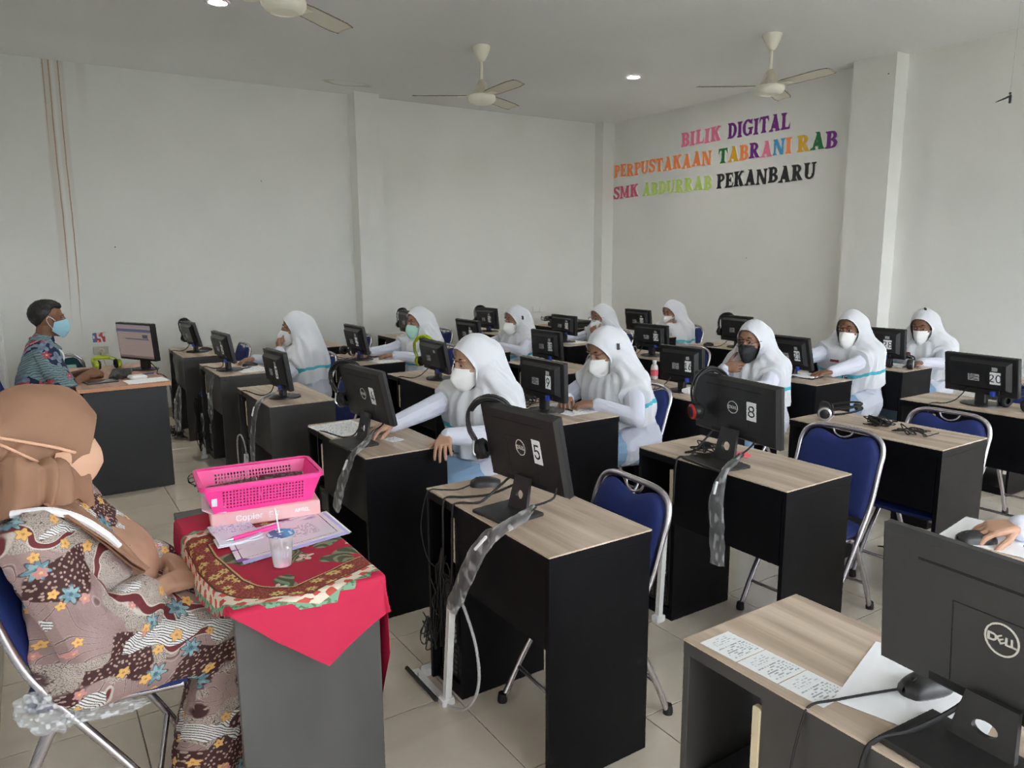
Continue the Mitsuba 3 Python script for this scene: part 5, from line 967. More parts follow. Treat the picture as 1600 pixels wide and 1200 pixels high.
def sheet(lab, c, z=0.7502, m='m_paper', group=None, nm='paper_sheet', cat_='paper', lift=0.0, seed=0):
    k = name(nm); me, uv = sheet_mesh(c, z, lift=lift, seed=seed); put(k, P(me, m, False, uv=uv)); tag(k, lab, cat_, group); return k
def rect(cx, cy, w, d, ang):
    a = math.radians(ang); e, f = np.array([math.cos(a), math.sin(a)]), np.array([-math.sin(a), math.cos(a)]); c = np.array([cx, cy])
    return [c - e * w / 2 - f * d / 2, c + e * w / 2 - f * d / 2, c + e * w / 2 + f * d / 2, c - e * w / 2 + f * d / 2]
mat('m_print', base_color=lambda p, n, uv: mix((0.80, 0.81, 0.83), (0.15, 0.15, 0.17), 0.75 * smoothstep(0.55, 0.6, noise(uv.x * 70, dr.floor(uv.y * 26) * 3.7)) * smoothstep(0.25, 0.3, dr.abs((uv.y * 26) - dr.floor(uv.y * 26) - 0.5) * -1 + 0.55) * smoothstep(0.07, 0.09, uv.x) * smoothstep(0.93, 0.91, uv.x) * smoothstep(0.06, 0.08, uv.y) * smoothstep(0.95, 0.93, uv.y)), roughness=0.8)
mat('m_silver', base_color=(0.60, 0.60, 0.60), roughness=0.25, metallic=0.85)
mat('m_lime', base_color=(0.42, 0.52, 0.02), roughness=0.4)
mat('m_red', base_color=(0.55, 0.02, 0.02), roughness=0.35)
mat('m_pink_slip', base_color=(0.80, 0.13, 0.17), roughness=0.6)

# headsets: local band arc in the xz plane, cups at x = -+0.078, z = 0
def headset_parts(kind):
    bm = {'lime': 'm_lime'}.get(kind, 'm_black_plastic'); cm = {'silver': 'm_silver', 'lime': 'm_lime', 'red': 'm_black_plastic'}.get(kind, 'm_black_plastic')
    arc = lambda dy, s=1.0: tube([(-.080 * s, dy, .035), (-.086 * s, dy, .085), (-.070 * s, dy, .140), (-.035 * s, dy, .172), (0, dy, .180), (.035 * s, dy, .172), (.070 * s, dy, .140), (.086 * s, dy, .085), (.080 * s, dy, .035)], .0052, 7, 5)
    band = cat(arc(.012), arc(-.012), *[tube([(s * .081, -.013, .04), (s * .081, .013, .04)], .006, 7) for s in (1, -1)])
    pad = tube([(-.055, 0, .148), (-.03, 0, .164), (0, 0, .170), (.03, 0, .164), (.055, 0, .148)], .009, 8, 4)
    def cup(s):
        shell = rot(lathe([(0, .030), (.020, .030), (.031, .024), (.036, .012), (.036, .0), (0, 0)], 24), 90 * s, [0, 1, 0]); shell = tr(shell, s * .066, 0, 0)
        ring = rot(lathe([(.0245, .0285), (.0335, .0235), (.0335, .026), (.0245, .0315)], 24), 90 * s, [0, 1, 0]); ring = tr(ring, s * .067, 0, 0)
        cush = rot(lathe([(.016, -.014), (.030, -.016), (.037, -.008), (.036, .002), (.016, .002)], 24), 90 * s, [0, 1, 0]); cush = tr(cush, s * .066, 0, 0)
        yoke = tube([(s * .081, .012, .045), (s * .090, .036, .012), (s * .088, .038, -.004)], .004, 6, 4) if kind != 'red' else box(s * .09, s * .094, -.008, .008, -.03, .03, .001)
        return shell, ring, cush, yoke
    out = dict(headband=(band, bm), band_pad=(pad, 'm_black_plastic' if kind != 'lime' else 'm_lime'))
    for q, s in (('', -1), ('_001', 1)):
        a, b, c, d = cup(s); out['ear_cup' + q] = (a, cm if kind == 'lime' else 'm_black_plastic'); out['cup_ring' + q] = (b, 'm_red' if kind == 'red' else ('m_silver' if kind == 'silver' else cm)); out['ear_pad' + q] = (c, 'm_matt_black'); out['yoke' + q] = (d, 'm_red' if kind == 'red' else cm)
    return {a: P(m, q, 40) for a, (m, q) in out.items()}
hsp = {k: headset_parts(k) for k in ('black', 'silver', 'lime', 'red')}
def headset(lab, kind, w, group='headsets'):
    k = name('headset'); tag(k, lab, 'headset', group)
    for a, s in hsp[kind].items(): put(f'{k}__{a}', s, w)
def on_corner(n, kind, lab, dx=0.06, z=None, yaw=-20, roll=0, y=-0.030, s=1.0):
    du, dv, yw, zb, w, h, tilt = mons[n]; w0, h0 = protos['dell' if n in (4, 5, 6, 8) else 'old'][2]
    M = mon_w[n] @ T().scale([w0 / w, 1, h0 / h])
    headset(lab, kind, M @ T().translate([-w / 2 + dx, y, (h - 0.165 if z is None else z)]) @ T().rotate([0, 0, 1], yaw) @ T().rotate([0, 1, 0], roll) @ T().scale([s, s, s]))
on_corner(5, 'silver', 'silver-ringed headset hung on the corner of the foreground monitor marked 5', dx=.030, roll=-10, yaw=-40)
on_corner(4, 'silver', 'silver-ringed headset on the monitor of the pupil gripping her desk', dx=.030, roll=-12, yaw=-40)
on_corner(8, 'red', 'black and red headset hung over the top of monitor 8', dx=.095, yaw=-80, roll=0, y=-.012, z=.255 - .165)
on_corner(10, 'lime', 'lime green headphones hung on the corner of a black monitor', dx=.030, roll=-6, yaw=-40)
on_corner(1, 'black', 'black headset hung on the edge-on monitor in the far left corner', dx=.05, roll=-8)
on_corner(24, 'black', 'black headset hung on monitor 24 at the far wall', dx=.055)
on_corner(13, 'silver', 'black headset hung beside the face of the pupil in the mint green mask', dx=.05)
on_corner(27, 'black', 'black headset on the monitor behind the pupil in the black mask', dx=.055)
def lying(lab, x, y, kind='silver', a=0, z=.7502, up=False):
    w = TW(x, y, z + (.036 if up else .036), a)
    headset(lab, kind, w @ (T().rotate([1, 0, 0], -78) if not up else T().rotate([1, 0, 0], -62)))
lying('silver-ringed headset standing on the desk beside monitor 11', 2.30, 6.18, a=-80)
lying('silver-ringed headset on the desk left of monitor 22', 4.36, 4.86, a=-80, up=True)
lying('silver-ringed headset on the desk edge under monitor 28', 5.38, 2.98, a=-70)
lying('silver headset lying beside coiled cables on the desk without a monitor', 3.42, 2.27, a=215)
lying('silver headset at the right edge beside monitor 20', 4.44, 1.80, a=-110)
lying('lime green headphones on the brown desk beyond the keyboard', 0.46, 6.48, 'lime', a=10)
# mice
def mouse_mesh():
    V = []; nu, nv = 18, 11
    for i in range(nu):
        for j in range(nv):
            a, b = i / (nu - 1), j / (nv - 1) * np.pi
            w = .031 * (1 - .10 * math.cos(2 * np.pi * (a - .1))) * math.sqrt(max(0.02, 1 - (2 * a - 1) ** 6)); h = .036 * (math.sin(np.pi * (0.12 + .76 * a)) ** .7) * (1 - .25 * a)
            V.append([.058 * (1 - 2 * a), w * math.cos(b), .002 + h * math.sin(b) ** .8])
    v = np.array(V); lo = v.copy(); lo[:, 2] = 0; f = grid_faces(nu, nv); m = len(v)
    rim = [j for j in range(nv)] + [i * nv + nv - 1 for i in range(1, nu)] + [(nu - 1) * nv + j for j in range(nv - 2, -1, -1)] + [i * nv for i in range(nu - 2, 0, -1)]
    side = [[a, a + m, b] for a, b in zip(rim, rim[1:] + rim[:1])] + [[b, a + m, b + m] for a, b in zip(rim, rim[1:] + rim[:1])]
    return trimesh.Trimesh(v, f[:, ::-1], process=False), trimesh.Trimesh(np.vstack([v, lo]) * [1.01, 1.02, .45] , np.vstack([f[:, ::-1], side]), process=False)
ms, mb = mouse_mesh(); mply = dict(shell=P(ms, 'm_dark_plastic', True), base=P(mb, 'm_black_plastic', 40), wheel=P(rot(trimesh.creation.cylinder(.008, .006, sections=16), 90, [1, 0, 0]).apply_translation([.032, 0, .026]), 'm_rubber', 40), seam=P(tube([(.052, .0, .0145), (.040, 0, .0262), (.02, 0, .0355)], .0007, 5, 4), 'm_matt_black'))
def mouse(lab, x, y, a, z=.7502):
    k = name('mouse'); tag(k, lab, 'mouse', 'computer mice'); w = TW(x, y, z, a)
    for n_, s in mply.items(): put(f'{k}__{n_}', s, w)
mouse('black mouse on the empty desk behind monitor 5', 1.355, 2.27, 165)
cable('black mouse cord trailing over the desk carrying monitor 5', [(1.30, 2.285, .757), (1.24, 2.27, .754), (1.19, 2.30, .754), (1.150, 2.325, .752), (1.135, 2.34, .70), (1.125, 2.35, .60), (1.13, 2.31, .50), (1.16, 2.28, .46)], .0025)
mouse('black mouse under the hand at the right edge of the photo', 2.268, .985, 150)
cable('black cord of the mouse under the hand at the right edge', [(2.215, 1.008, .758), (2.18, 1.02, .754), (2.153, 1.03, .752), (2.14, 1.03, .68), (2.14, 1.03, .5)], .0025)
mouse('black mouse on the desk in the far left corner', 1.33, 7.26, 180)
mouse('black mouse on the desk behind the pupil in the black mask', 5.34, 4.80, 180)
mouse('black mouse half hidden under the large dark foreground monitor', 1.385, .665, 170)
cable('black mouse cord crossing the white sheet on the foreground corner desk', [(1.33, .69, .757), (1.27, .715, .7545), (1.20, .738, .7545), (1.155, .752, .7545), (1.138, .757, .73), (1.12, .765, .62), (1.12, .77, .45)], .0026)
mouse('black mouse in the hand of the pupil with a fist to her mouth', 1.415, 5.98, 178)
mouse('black mouse under the hand of the pupil in the mint green mask', 2.42, 5.94, 178)
mouse('black mouse beside the stand of monitor 4 under a hand', 1.345, 3.27, 170)

# ------------------------------------------------------------------ paper on the desks
QW = 'm_slip'
mat('m_slip', base_color=lambda p, n, uv: mix((0.76, 0.78, 0.79), (0.22, 0.23, 0.25), dr.maximum(
    0.8 * smoothstep(0.52, 0.58, noise(uv.x * 26, dr.floor(uv.y * 14) * 5.3)) * smoothstep(0.30, 0.25, dr.abs(uv.y * 14 - dr.floor(uv.y * 14) - 0.5)) * smoothstep(0.42, 0.44, uv.y) * smoothstep(0.93, 0.9, uv.y) * smoothstep(0.08, 0.12, uv.x) * smoothstep(0.95, 0.9, uv.x),
    0.5 * smoothstep(0.48, 0.54, noise(uv.x * 20, dr.floor(uv.y * 14) * 3.1)) * smoothstep(0.28, 0.22, dr.abs(uv.y * 14 - dr.floor(uv.y * 14) - 0.5)) * smoothstep(0.08, 0.10, uv.y) * smoothstep(0.40, 0.36, uv.y) * smoothstep(0.15, 0.2, uv.x) * smoothstep(0.9, 0.85, uv.x))), roughness=0.8)
A, B_, dA = np.array([1.156, 1.030]), np.array([1.246, 1.030]), np.array([.0045, -.0965])
for i, lab in enumerate(('printed exam slip nearest the far end of the foreground corner desk', 'printed exam slip, middle of the row of three on the foreground corner desk', 'printed exam slip tucked against the white sheet on the foreground corner desk')):
    sheet(lab, [A + dA * i * 1.02, B_ + dA * i * 1.02, B_ + dA * (i * 1.02 + .985), A + dA * (i * 1.02 + .985)], m='m_slip', group='printed exam slips', nm='exam_slip', cat_='paper slip')
sheet('large white sheet of paper on the foreground corner desk', [(1.205, .742), (1.478, .820), (1.560, .575), (1.262, .515)], z=.7512)
sheet('white paper under the hand at the right edge', rect(2.36, .93, .25, .32, 8), lift=.001)
sheet('white paper on the far end of the desk the pupil grips', rect(1.245, 3.46, .24, .30, 6), m='m_print', lift=.001)
sheet('small printed slip near the gripped edge of the pupil\'s desk', rect(1.36, 3.11, .07, .085, 10), m='m_slip', nm='exam_slip', cat_='paper slip')
sheet('white papers under the hands of the pupil at monitor 9', rect(2.46, 3.21, .25, .33, 4), m='m_print', lift=.002, seed=3)
sheet('loose paper on the desk of the pupil with a fist to her mouth', rect(1.375, 5.80, .21, .30, 4), m='m_print', lift=.001)
sheet('white paper on the desk of the pupil in the mint green mask', rect(2.41, 5.66, .21, .30, 4), m='m_print', lift=.001)
sheet('white papers before the pupil left of monitor 15', rect(3.44, 5.84, .22, .32, 10), m='m_print', lift=.004, seed=5)
sheet('white papers before the pupil in glasses in the far corner', rect(4.47, 5.82, .22, .32, 4), lift=.003, seed=6)
sheet('white paper before the pupil farthest right', rect(5.50, 3.10, .2, .3, 4), m='m_print', lift=.002)
k = name('notebook'); tag(k, 'blue-edged booklet under papers beside monitor 21', 'notebook'); c = rect(4.47, 3.15, .16, .22, 8)
put(k + '__cover', P(sheet_mesh(c, .7502, .006)[0], 'm_chair_back')); put(k + '__pages', P(sheet_mesh(rect(4.47, 3.15, .154, .214, 8), .7562, .008, lift=.006, seed=2)[0], 'm_paper'))
def pen(lab, a, b, m='m_black_plastic', r=.004):
    k = name('pen'); a, b = np.asarray(a, float), np.asarray(b, float); d = b - a; tag(k, lab, 'pen', 'pens')
    put(k + '__barrel', P(tube([a, a + d * .86], r, 10), m, 40)); put(k + '__tip', P(tube([a + d * .86, b], [r, .001], 10), 'm_silver' if m != 'm_black_plastic' else m, 40)); put(k + '__cap', P(tube([a - d * .02, a + d * .3], r * 1.15, 10), m, 40))
pen('black pen lying on the paper at monitor 9', (2.425, 3.13, .757), (2.43, 3.27, .757))
pen('black pen on the paper before the pupil with a fist to her mouth', (1.27, 5.80, .757), (1.40, 5.87, .757))
pen('black pen on papers left of monitor 15', (3.36, 5.74, .760), (3.48, 5.78, .760))
pen('black pen before the pupil farthest right', (5.43, 2.98, .757), (5.52, 2.91, .757))
# pocket tissue pack, drink bottle, pink slip
k = name('tissue_pack'); tag(k, 'small white packet on the desk behind monitor 16', 'packet'); put(k, P(rot(box(-.045, .045, -.03, .03, 0, .028, .006), 14, [0, 0, 1]).apply_translation([3.37, 3.17, .7502]), 'm_paper'))
k = name('drink_bottle'); tag(k, 'small clear bottle with a red label beside monitor 16', 'bottle')
mat('m_bottle', base_color=(0.75, 0.70, 0.70), roughness=0.15, specular=0.6)
put(k + '__body', P(lathe([(0, 0), (.024, 0), (.026, .006), (.026, .075), (.022, .092), (.012, .104), (.012, .112), (0, .112)], 24), 'm_bottle', 40), TW(3.575, 3.69, .7502)); put(k + '__cap', P(lathe([(.0135, .110), (.0145, .112), (.0145, .126), (0, .127)], 20), 'm_paper', 40), TW(3.575, 3.69, .7502)); put(k + '__label', P(lathe([(.0264, .022), (.0268, .024), (.0268, .062), (.0264, .064)], 24), 'm_pink_slip', 40), TW(3.575, 3.69, .7502))
sheet('small pink slip on the desk behind monitor 8', rect(2.46, 2.02, .055, .09, 20), m='m_pink_slip', nm='paper_slip', cat_='paper slip', lift=.012)

# ------------------------------------------------------------------ cables, plastic sleeves, conduits behind the front desks
def sleeve(lab, pts, ws, seed, flat=.35):
    """Clear plastic sleeve: a crumpled tube with a bundle of cable inside."""
    p = spline(pts, 8); n = len(p); w = np.interp(np.linspace(0, 1, n), np.linspace(0, 1, len(ws)), ws); t = np.gradient(p, axis=0); t /= np.linalg.norm(t, axis=1, keepdims=True); V = []
    for i in range(n):
        a = nrm(np.array([0, 1.0, 0]) - t[i] * t[i][1]); b = np.cross(t[i], a)
        for k_ in range(20):
            th = k_ / 20 * 2 * np.pi; rr = w[i] * (1 + .35 * (meshkit.noise(np.array([[math.cos(th) * 2 + seed, math.sin(th) * 2, i * .33]]), seed)[0] - .5))
            V.append(p[i] + a * rr * math.cos(th) + b * rr * flat * math.sin(th))
    k = name('plastic_sleeve'); tag(k, lab, 'plastic bag', 'plastic sleeves on cables')
    put(k + '__film', P(tube(p, .001, 20) if False else trimesh.Trimesh(np.array(V).reshape(n, 20, 3).swapaxes(0, 1).reshape(-1, 3), grid_faces(20, n, True), process=False), 'm_bag', True))
    i0 = int(n * .42); q = p[i0] + nrm(np.cross(t[i0], [0, 1, 0])) * 0
    put(k + '__white_tag', P(tube([p[i0] + [-w[i0] * flat - .004, .006, 0], p[min(n - 1, i0 + max(2, n // 9))] + [-w[i0] * flat - .004, .006, 0]], .0055, 6), 'm_paper'))
    bun = [tube(spline(np.asarray(pts) + np.array([.004 * math.cos(g), .012 * math.sin(g), 0]), 6), .003, 6) for g in (0, 2.1, 4.2)]
    put(k + '__wires', P(cat(bun), 'm_cable', 40)); return k
sleeve('clear plastic sleeve slanting from the stand of monitor 5 down to the floor conduit', [(1.235, 1.775, .835), (1.195, 1.79, .800), (1.147, 1.835, .757), (1.120, 1.90, .69), (1.105, 1.99, .55), (1.105, 2.07, .43), (1.115, 2.12, .385)], [.008, .030, .024, .036, .036, .034, .02], 1)
cable('black video cable from monitor 5 into its plastic sleeve', [(1.335, 1.80, .865), (1.31, 1.78, .845), (1.27, 1.77, .84), (1.235, 1.775, .835)], .0035)
sleeve('clear plastic sleeve hanging from the stand of monitor 4 down the front of its desk', [(1.22, 2.99, .835), (1.16, 2.95, .80), (1.112, 2.97, .752), (1.100, 3.02, .68), (1.092, 3.08, .60), (1.090, 3.14, .50), (1.090, 3.17, .45)], [.008, .024, .022, .030, .034, .038, .030], 2)
cable('black video cable entering the sleeve on the desk the pupil grips', [(1.30, 3.05, .875), (1.27, 3.02, .85), (1.22, 2.99, .835)], .0035)
sleeve('clear plastic sleeve hanging straight down the front of the desk with monitor 8', [(2.29, 1.865, .815), (2.24, 1.865, .79), (2.196, 1.87, .755), (2.175, 1.878, .68), (2.172, 1.882, .60), (2.172, 1.872, .50), (2.172, 1.862, .385)], [.008, .020, .018, .030, .036, .036, .034], 3)
cable('black video cable entering the sleeve under the black and red headset', [(2.40, 1.875, .88), (2.35, 1.868, .84), (2.29, 1.865, .815)], .0035)
sleeve('long milky plastic sleeve trailing from the monitor beyond the pink basket', [(1.19, 4.31, .83), (1.13, 4.33, .80), (1.076, 4.38, .757), (1.058, 4.43, .68), (1.05, 4.48, .56), (1.048, 4.51, .44), (1.05, 4.515, .33)], [.010, .026, .026, .030, .034, .036, .026], 4)
sleeve('grey plastic sleeve hanging behind the edge-on monitor of the second desk', [(1.085, 5.69, .74), (1.066, 5.70, .69), (1.058, 5.72, .62), (1.055, 5.74, .54), (1.055, 5.76, .46), (1.056, 5.77, .40)], [.020, .036, .026, .040, .046, .026], 5)
sleeve('grey plastic bag of cables hanging behind the desk in the far left corner', [(1.03, 6.90, .50), (1.02, 6.93, .44), (1.01, 6.96, .34), (1.00, 6.96, .22), (0.99, 6.95, .09)], [.02, .05, .075, .08, .06], 6)
# conduits
def conduit(lab, x, y, z1, lean=(0, 0)):
    k = name('cable_conduit'); tag(k, lab, 'conduit', 'white floor conduits')
    m = hull([(x + sx * .012 + lean[0] * t, y + sy * .011 + lean[1] * t, z1 * t) for sx in (-1, 1) for sy in (-1, 1) for t in (0, 1)])
    put(k + '__trunking', P(trimesh.Trimesh(*m, process=False), 'm_white_plastic')); put(k + '__foot_box', P(box(x - .025, x + .025, y - .02, y + .02, 0, .03, .004), 'm_white_plastic'))
conduit('white conduit rising from the floor beside the computer under monitor 5', 1.118, 2.165, .40, (0.0, -.05))
conduit('white conduit rising from the floor behind the desk with monitor 8', 2.185, 2.19, .44, (0.0, -.02))
conduit('white conduit rising behind the second desk of the left row', 1.060, 6.20, .38, (0, -.04))
conduit('thin white conduit rising beyond the pink basket', 1.062, 4.78, .36, (0, -.03))
cable('thick grey cable looping from the conduit under monitor 5 round to the floor', [(1.125, 2.09, .46), (1.120, 2.02, .42), (1.118, 1.95, .33), (1.118, 1.93, .22), (1.12, 1.97, .12), (1.12, 2.05, .04), (1.11, 2.15, .008), (1.085, 2.25, .008), (1.10, 2.36, .008), (1.14, 2.42, .008), (1.17, 2.40, .03)], .0055, 'm_cable_grey')
cable('grey cable arching above the pink basket from the conduit', [(1.065, 4.74, .33), (1.06, 4.76, .42), (1.055, 4.82, .47), (1.05, 4.90, .44), (1.055, 4.95, .33), (1.06, 4.96, .18)], .0050, 'm_cable_grey')
k = name('floor_trunking'); tag(k, 'open floor trunking with a black lid at the foot of the foreground desk', 'conduit'); put(k + '__channel', P(cat(box(1.10, 1.13, 2.17, 2.42, 0, .012, .002), box(1.13, 1.175, 2.36, 2.40, 0, .03, .003)), 'm_white_plastic')); put(k + '__lid', P(tube([(1.085, 2.18, .02), (1.080, 2.42, .028)], .008, 8), 'm_black_plastic'))
# loose cables at the back of the towers
def tangle(lab, c, r, n, seed, th=.0028, kind='m_cable'):
    rs = np.random.RandomState(seed); ts = []
    for i in range(n):
        pts = np.asarray(c) + rs.uniform(-1, 1, (8, 3)) * np.asarray(r); pts[0] = np.asarray(c) + np.array([0.02, 0, 1]) * np.asarray(r) * [1, rs.uniform(-.4, .4), 1.0]; ts.append(tube(pts, th, 6, 5))
    k = name('cable_tangle'); put(k, P(cat(ts), kind, 50)); tag(k, lab, 'cable', None, 'stuff'); return k
tangle('tangle of black cables behind the computer under monitor 5', (1.150, 2.24, .36), (.025, .055, .20), 6, 1)
tangle('small knot of black cable beside the conduit under monitor 5', (1.10, 2.26, .24), (.022, .05, .06), 4, 11, .0022)
tangle('tangle of black cables behind the computer in the desk with monitor 8', (2.195, 2.25, .30), (.018, .06, .22), 7, 2)
tangle('tangle of black cables behind the second desk of the left row', (1.045, 6.18, .28), (.03, .10, .22), 8, 3)
tangle('tangle of black cables on the floor by the far left desk', (1.0, 7.10, .05), (.06, .22, .045), 9, 4)
tangle('bundle of black cables hanging behind the far left desk', (1.03, 7.20, .40), (.025, .12, .30), 8, 14)
tangle('black cables spread on the floor tiles beyond the pink basket', (.93, 5.50, .012), (.10, .28, .010), 4, 5)
tangle('coil of black cable behind the neck of monitor 8', (2.345, 2.11, .778), (.06, .06, .024), 5, 6, .003)
tangle('coiled black cables on the desk without a monitor', (3.47, 2.00, .772), (.055, .07, .018), 7, 7, .003)
tangle('loose black cable loops nearer the end of the desk without a monitor', (3.43, 1.80, .768), (.07, .10, .015), 3, 8, .003)
tangle('black cable heap on the desk beside the lime green headphones monitor', (2.38, 3.50, .778), (.10, .10, .022), 6, 9, .003)
tangle('pile of cables on the desk by the far wall under the double socket', (5.38, 7.42, .835), (.10, .12, .03), 6, 10, .004)
tangle('black cables under the coiled-cable desk and the chair', (3.75, 1.9, .06), (.12, .2, .05), 4, 12, .004)
for n, dy, sd in ((4, .52, 1), (3, .55, 2), (2, .52, 3), (1, .50, 4), (9, .50, 5), (16, .5, 6), (10, .5, 7), (27, .48, 8), (22, .5, 9), (20, .52, 10), (15, .5, 11), (11, .52, 12)):
    u, v = desks[n]; y0 = mons[n][1]
    cable('black lead on ' + at[n], [(u + mons[n][0] - .01, v + y0 + .06, mons[n][3] + .03), (u + .10, v + y0 + .09, .775), (u + .05, v + y0 + .13, .754), (u + .008, v + dy + .07, .753), (u - .006, v + dy + .08, .72), (u - .004, v + dy + .09, .55)], .0032, group='leads behind the monitors')
for pts, lab in (([(1.36, 2.06, .86), (1.30, 2.09, .80), (1.23, 2.10, .756), (1.165, 2.14, .753), (1.150, 2.15, .72), (1.145, 2.15, .55), (1.15, 2.17, .45)], 'thick black cable falling over the desk edge left of the stand of monitor 5'),
                 ([(1.38, 2.09, .80), (1.30, 2.15, .757), (1.22, 2.18, .754), (1.165, 2.215, .753), (1.150, 2.22, .72), (1.148, 2.22, .60), (1.15, 2.23, .50)], 'thinner black cable over the desk edge farther left of monitor 5'),
                 ([(2.36, 2.08, .86), (2.31, 2.10, .80), (2.26, 2.11, .757), (2.216, 2.13, .753), (2.203, 2.135, .70), (2.202, 2.14, .55)], 'black cable falling over the desk edge left of monitor 8'),
                 ([(1.33, .55, .835), (1.29, .565, .80), (1.22, .60, .765), (1.155, .625, .757), (1.134, .635, .72), (1.128, .64, .60), (1.128, .64, .35)], 'thick black cable from the large dark foreground monitor over the desk edge')):
    cable(lab, pts, .0045)
cable('black cable with a kink in the air beside the hand on the mouse', [(2.33, .78, .76), (2.30, .80, .79), (2.28, .83, .80), (2.27, .86, .78), (2.30, .85, .757), (2.36, .80, .756)], .003)
# keyboards
def keyboard_parts():
    keys = [box(-.06 + .0205 * r, -.06 + .0205 * r + .017, -.20 + .0205 * c, -.20 + .0205 * c + .0175, .014, .0185, .0015) for r in range(6) for c in range(20)]
    return box(-.07, .07, -.215, .215, 0, .015, .004), cat(keys)
kb, kk = keyboard_parts(); kb, kk = P(kb, 'm_black_plastic'), P(kk, 'm_dark_plastic')
def keyboard(lab, x, y, a, z=.7502):
    k = name('keyboard'); tag(k, lab, 'keyboard', 'keyboards'); put(k + '__case', kb, TW(x, y, z, a)); put(k + '__keys', kk, TW(x, y, z, a))
keyboard('black keyboard before the clasped hands of the man in batik', .515, 6.10, 172)
keyboard('black keyboard lying on the seat of the chair behind the lime headphones monitor', 2.60, 4.60, 20, z=.457)
# flat machine in the far right corner
k = name('printer'); tag(k, 'flat black machine on the corner desk by the far wall', 'printer')
put(k + '__base', P(box(5.30, 5.62, 6.86, 7.34, .7502, .80, .006), 'm_black_plastic')); put(k + '__lid', P(box(5.31, 5.62, 6.87, 7.33, .803, .835, .008), 'm_dark_plastic')); put(k + '__paper_tray', P(box(5.285, 5.33, 6.92, 7.28, .765, .772, .002), 'm_dark_plastic'))

# ------------------------------------------------------------------ the table with the red cloth
k = name('side_table'); tag(k, 'grey table under the red patterned cloth beside the woman in batik', 'table')
tx0, tx1, ty0, ty1 = .335, .715, 1.757, 2.60
mat('m_table_grey', base_color=lambda p, n, uv: mix((0.048, 0.048, 0.047), (0.082, 0.080, 0.077), fbm(p.x * 12, p.y * 12, p.z * 4, 3)), roughness=0.42, specular=0.5)
put(k + '__top', P(box(tx0, tx1, ty0, ty1, .722, .748, .001), 'm_table_grey')); put(k + '__side_panel', P(box(tx0 + .004, tx1 - .004, ty0 + .002, ty0 + .02, 0, .722, .001), 'm_table_grey')); put(k + '__side_panel_001', P(box(tx0 + .004, tx1 - .004, ty1 - .02, ty1 - .002, 0, .722, .001), 'm_black_lam')); put(k + '__modesty_panel', P(box(tx1 - .03, tx1 - .012, ty0 + .02, ty1 - .02, .30, .722), 'm_black_lam'))
def cloth_color(p, n, uv):
    a, b = uv.x, uv.y          # metres along the cloth from its near corner
    d1, d2 = dr.minimum(a, 0.86 - a) - 0.060 * 0, dr.minimum(b, 0.86 - b)
    ea, eb = a - 0.005 - 0.135 * smoothstep(0.34, 0.06, b), b - 0.125
    d = dr.minimum(dr.minimum(ea, 0.80 - a), dr.minimum(eb, 0.80 - b))
    along = dr.select(dr.minimum(ea, 0.80 - a) < dr.minimum(eb, 0.80 - b), b, a)
    red = mi.Color3f(0.50, 0.010, 0.055)
    tri = dr.abs(dr.abs((along / 0.052) - dr.floor(along / 0.052) - 0.5)) * 2
    zig = 0.020 * (1 - tri)
    green = mix((0.18, 0.33, 0.22), (0.10, 0.16, 0.08), smoothstep(0.5, 0.7, noise(a * 160, b * 160)))
    motif = smoothstep(0.42, 0.50, dr.sin(along * 121) * dr.sin(d * 95) + 0.5 * noise(a * 130, b * 130))
    white = mix((0.66, 0.55, 0.44), (0.48, 0.07, 0.05), motif)
    fi, fc = flower(a, b, 0.046, 91, 8, 0.0125, 0.30, 0.90)
    dots = smoothstep(0.30, 0.22, mikit.voronoi(a * 130, b * 130)[0])
    maroon = mix(mix((0.20, 0.025, 0.022), (0.34, 0.16, 0.07), dots * 0.5), (0.55, 0.38, 0.14), fi); maroon = mix(maroon, (0.12, 0.06, 0.03), fc)
    pi_, pc = flower(a, b, 0.115, 95, 2, 0.038, 0.45, 0.92)
    curl = dr.sin(70 * fbm(a * 9, b * 9, 5.0, 2))
    pais = mix((0.07, 0.075, 0.04), mix((0.30, 0.20, 0.10), (0.12, 0.22, 0.15), noise(a * 50, b * 50)), smoothstep(-0.2, 0.5, curl))
    li, lc = flower(a + .03, b + .06, 0.095, 99, 4, 0.016, 0.5, 0.7)
    field = mix(mi.Color3f(0.36, 0.010, 0.035), pais, pi_); field = mix(field, (0.62, 0.45, 0.38), li); field = mix(field, (0.3, 0.03, 0.04), lc)
    c = mix(red, green, smoothstep(-0.001, 0.001, d - zig + 0.012))
    c = mix(c, white, smoothstep(0.012, 0.015, d)); c = mix(c, (0.10, 0.03, 0.02), smoothstep(0.046, 0.048, d))
    c = mix(c, maroon, smoothstep(0.051, 0.053, d)); c = mix(c, (0.08, 0.02, 0.02), smoothstep(0.108, 0.110, d)); c = mix(c, (0.45, 0.3, 0.12), smoothstep(0.113, 0.114, d)); c = mix(c, field, smoothstep(0.117, 0.119, d))
    return c
mat('m_cloth', base_color=cloth_color, roughness=0.75, sheen=0.3)
N = 131; V = []; UV = []; La, Lb = .80, .93
left = lambda t: np.array([np.interp(t, [0, .13, .27, .42, .64, 1], [.545, .430, .322, .268, .245, .262]), np.interp(t, [0, .13, .27, .42, .64, 1], [.560, .650, .745, .870, 1.08, 1.50])]) + [0, 1]
Bc, Dc = np.array([1.235, 1.885]), np.array([1.03, 2.66])
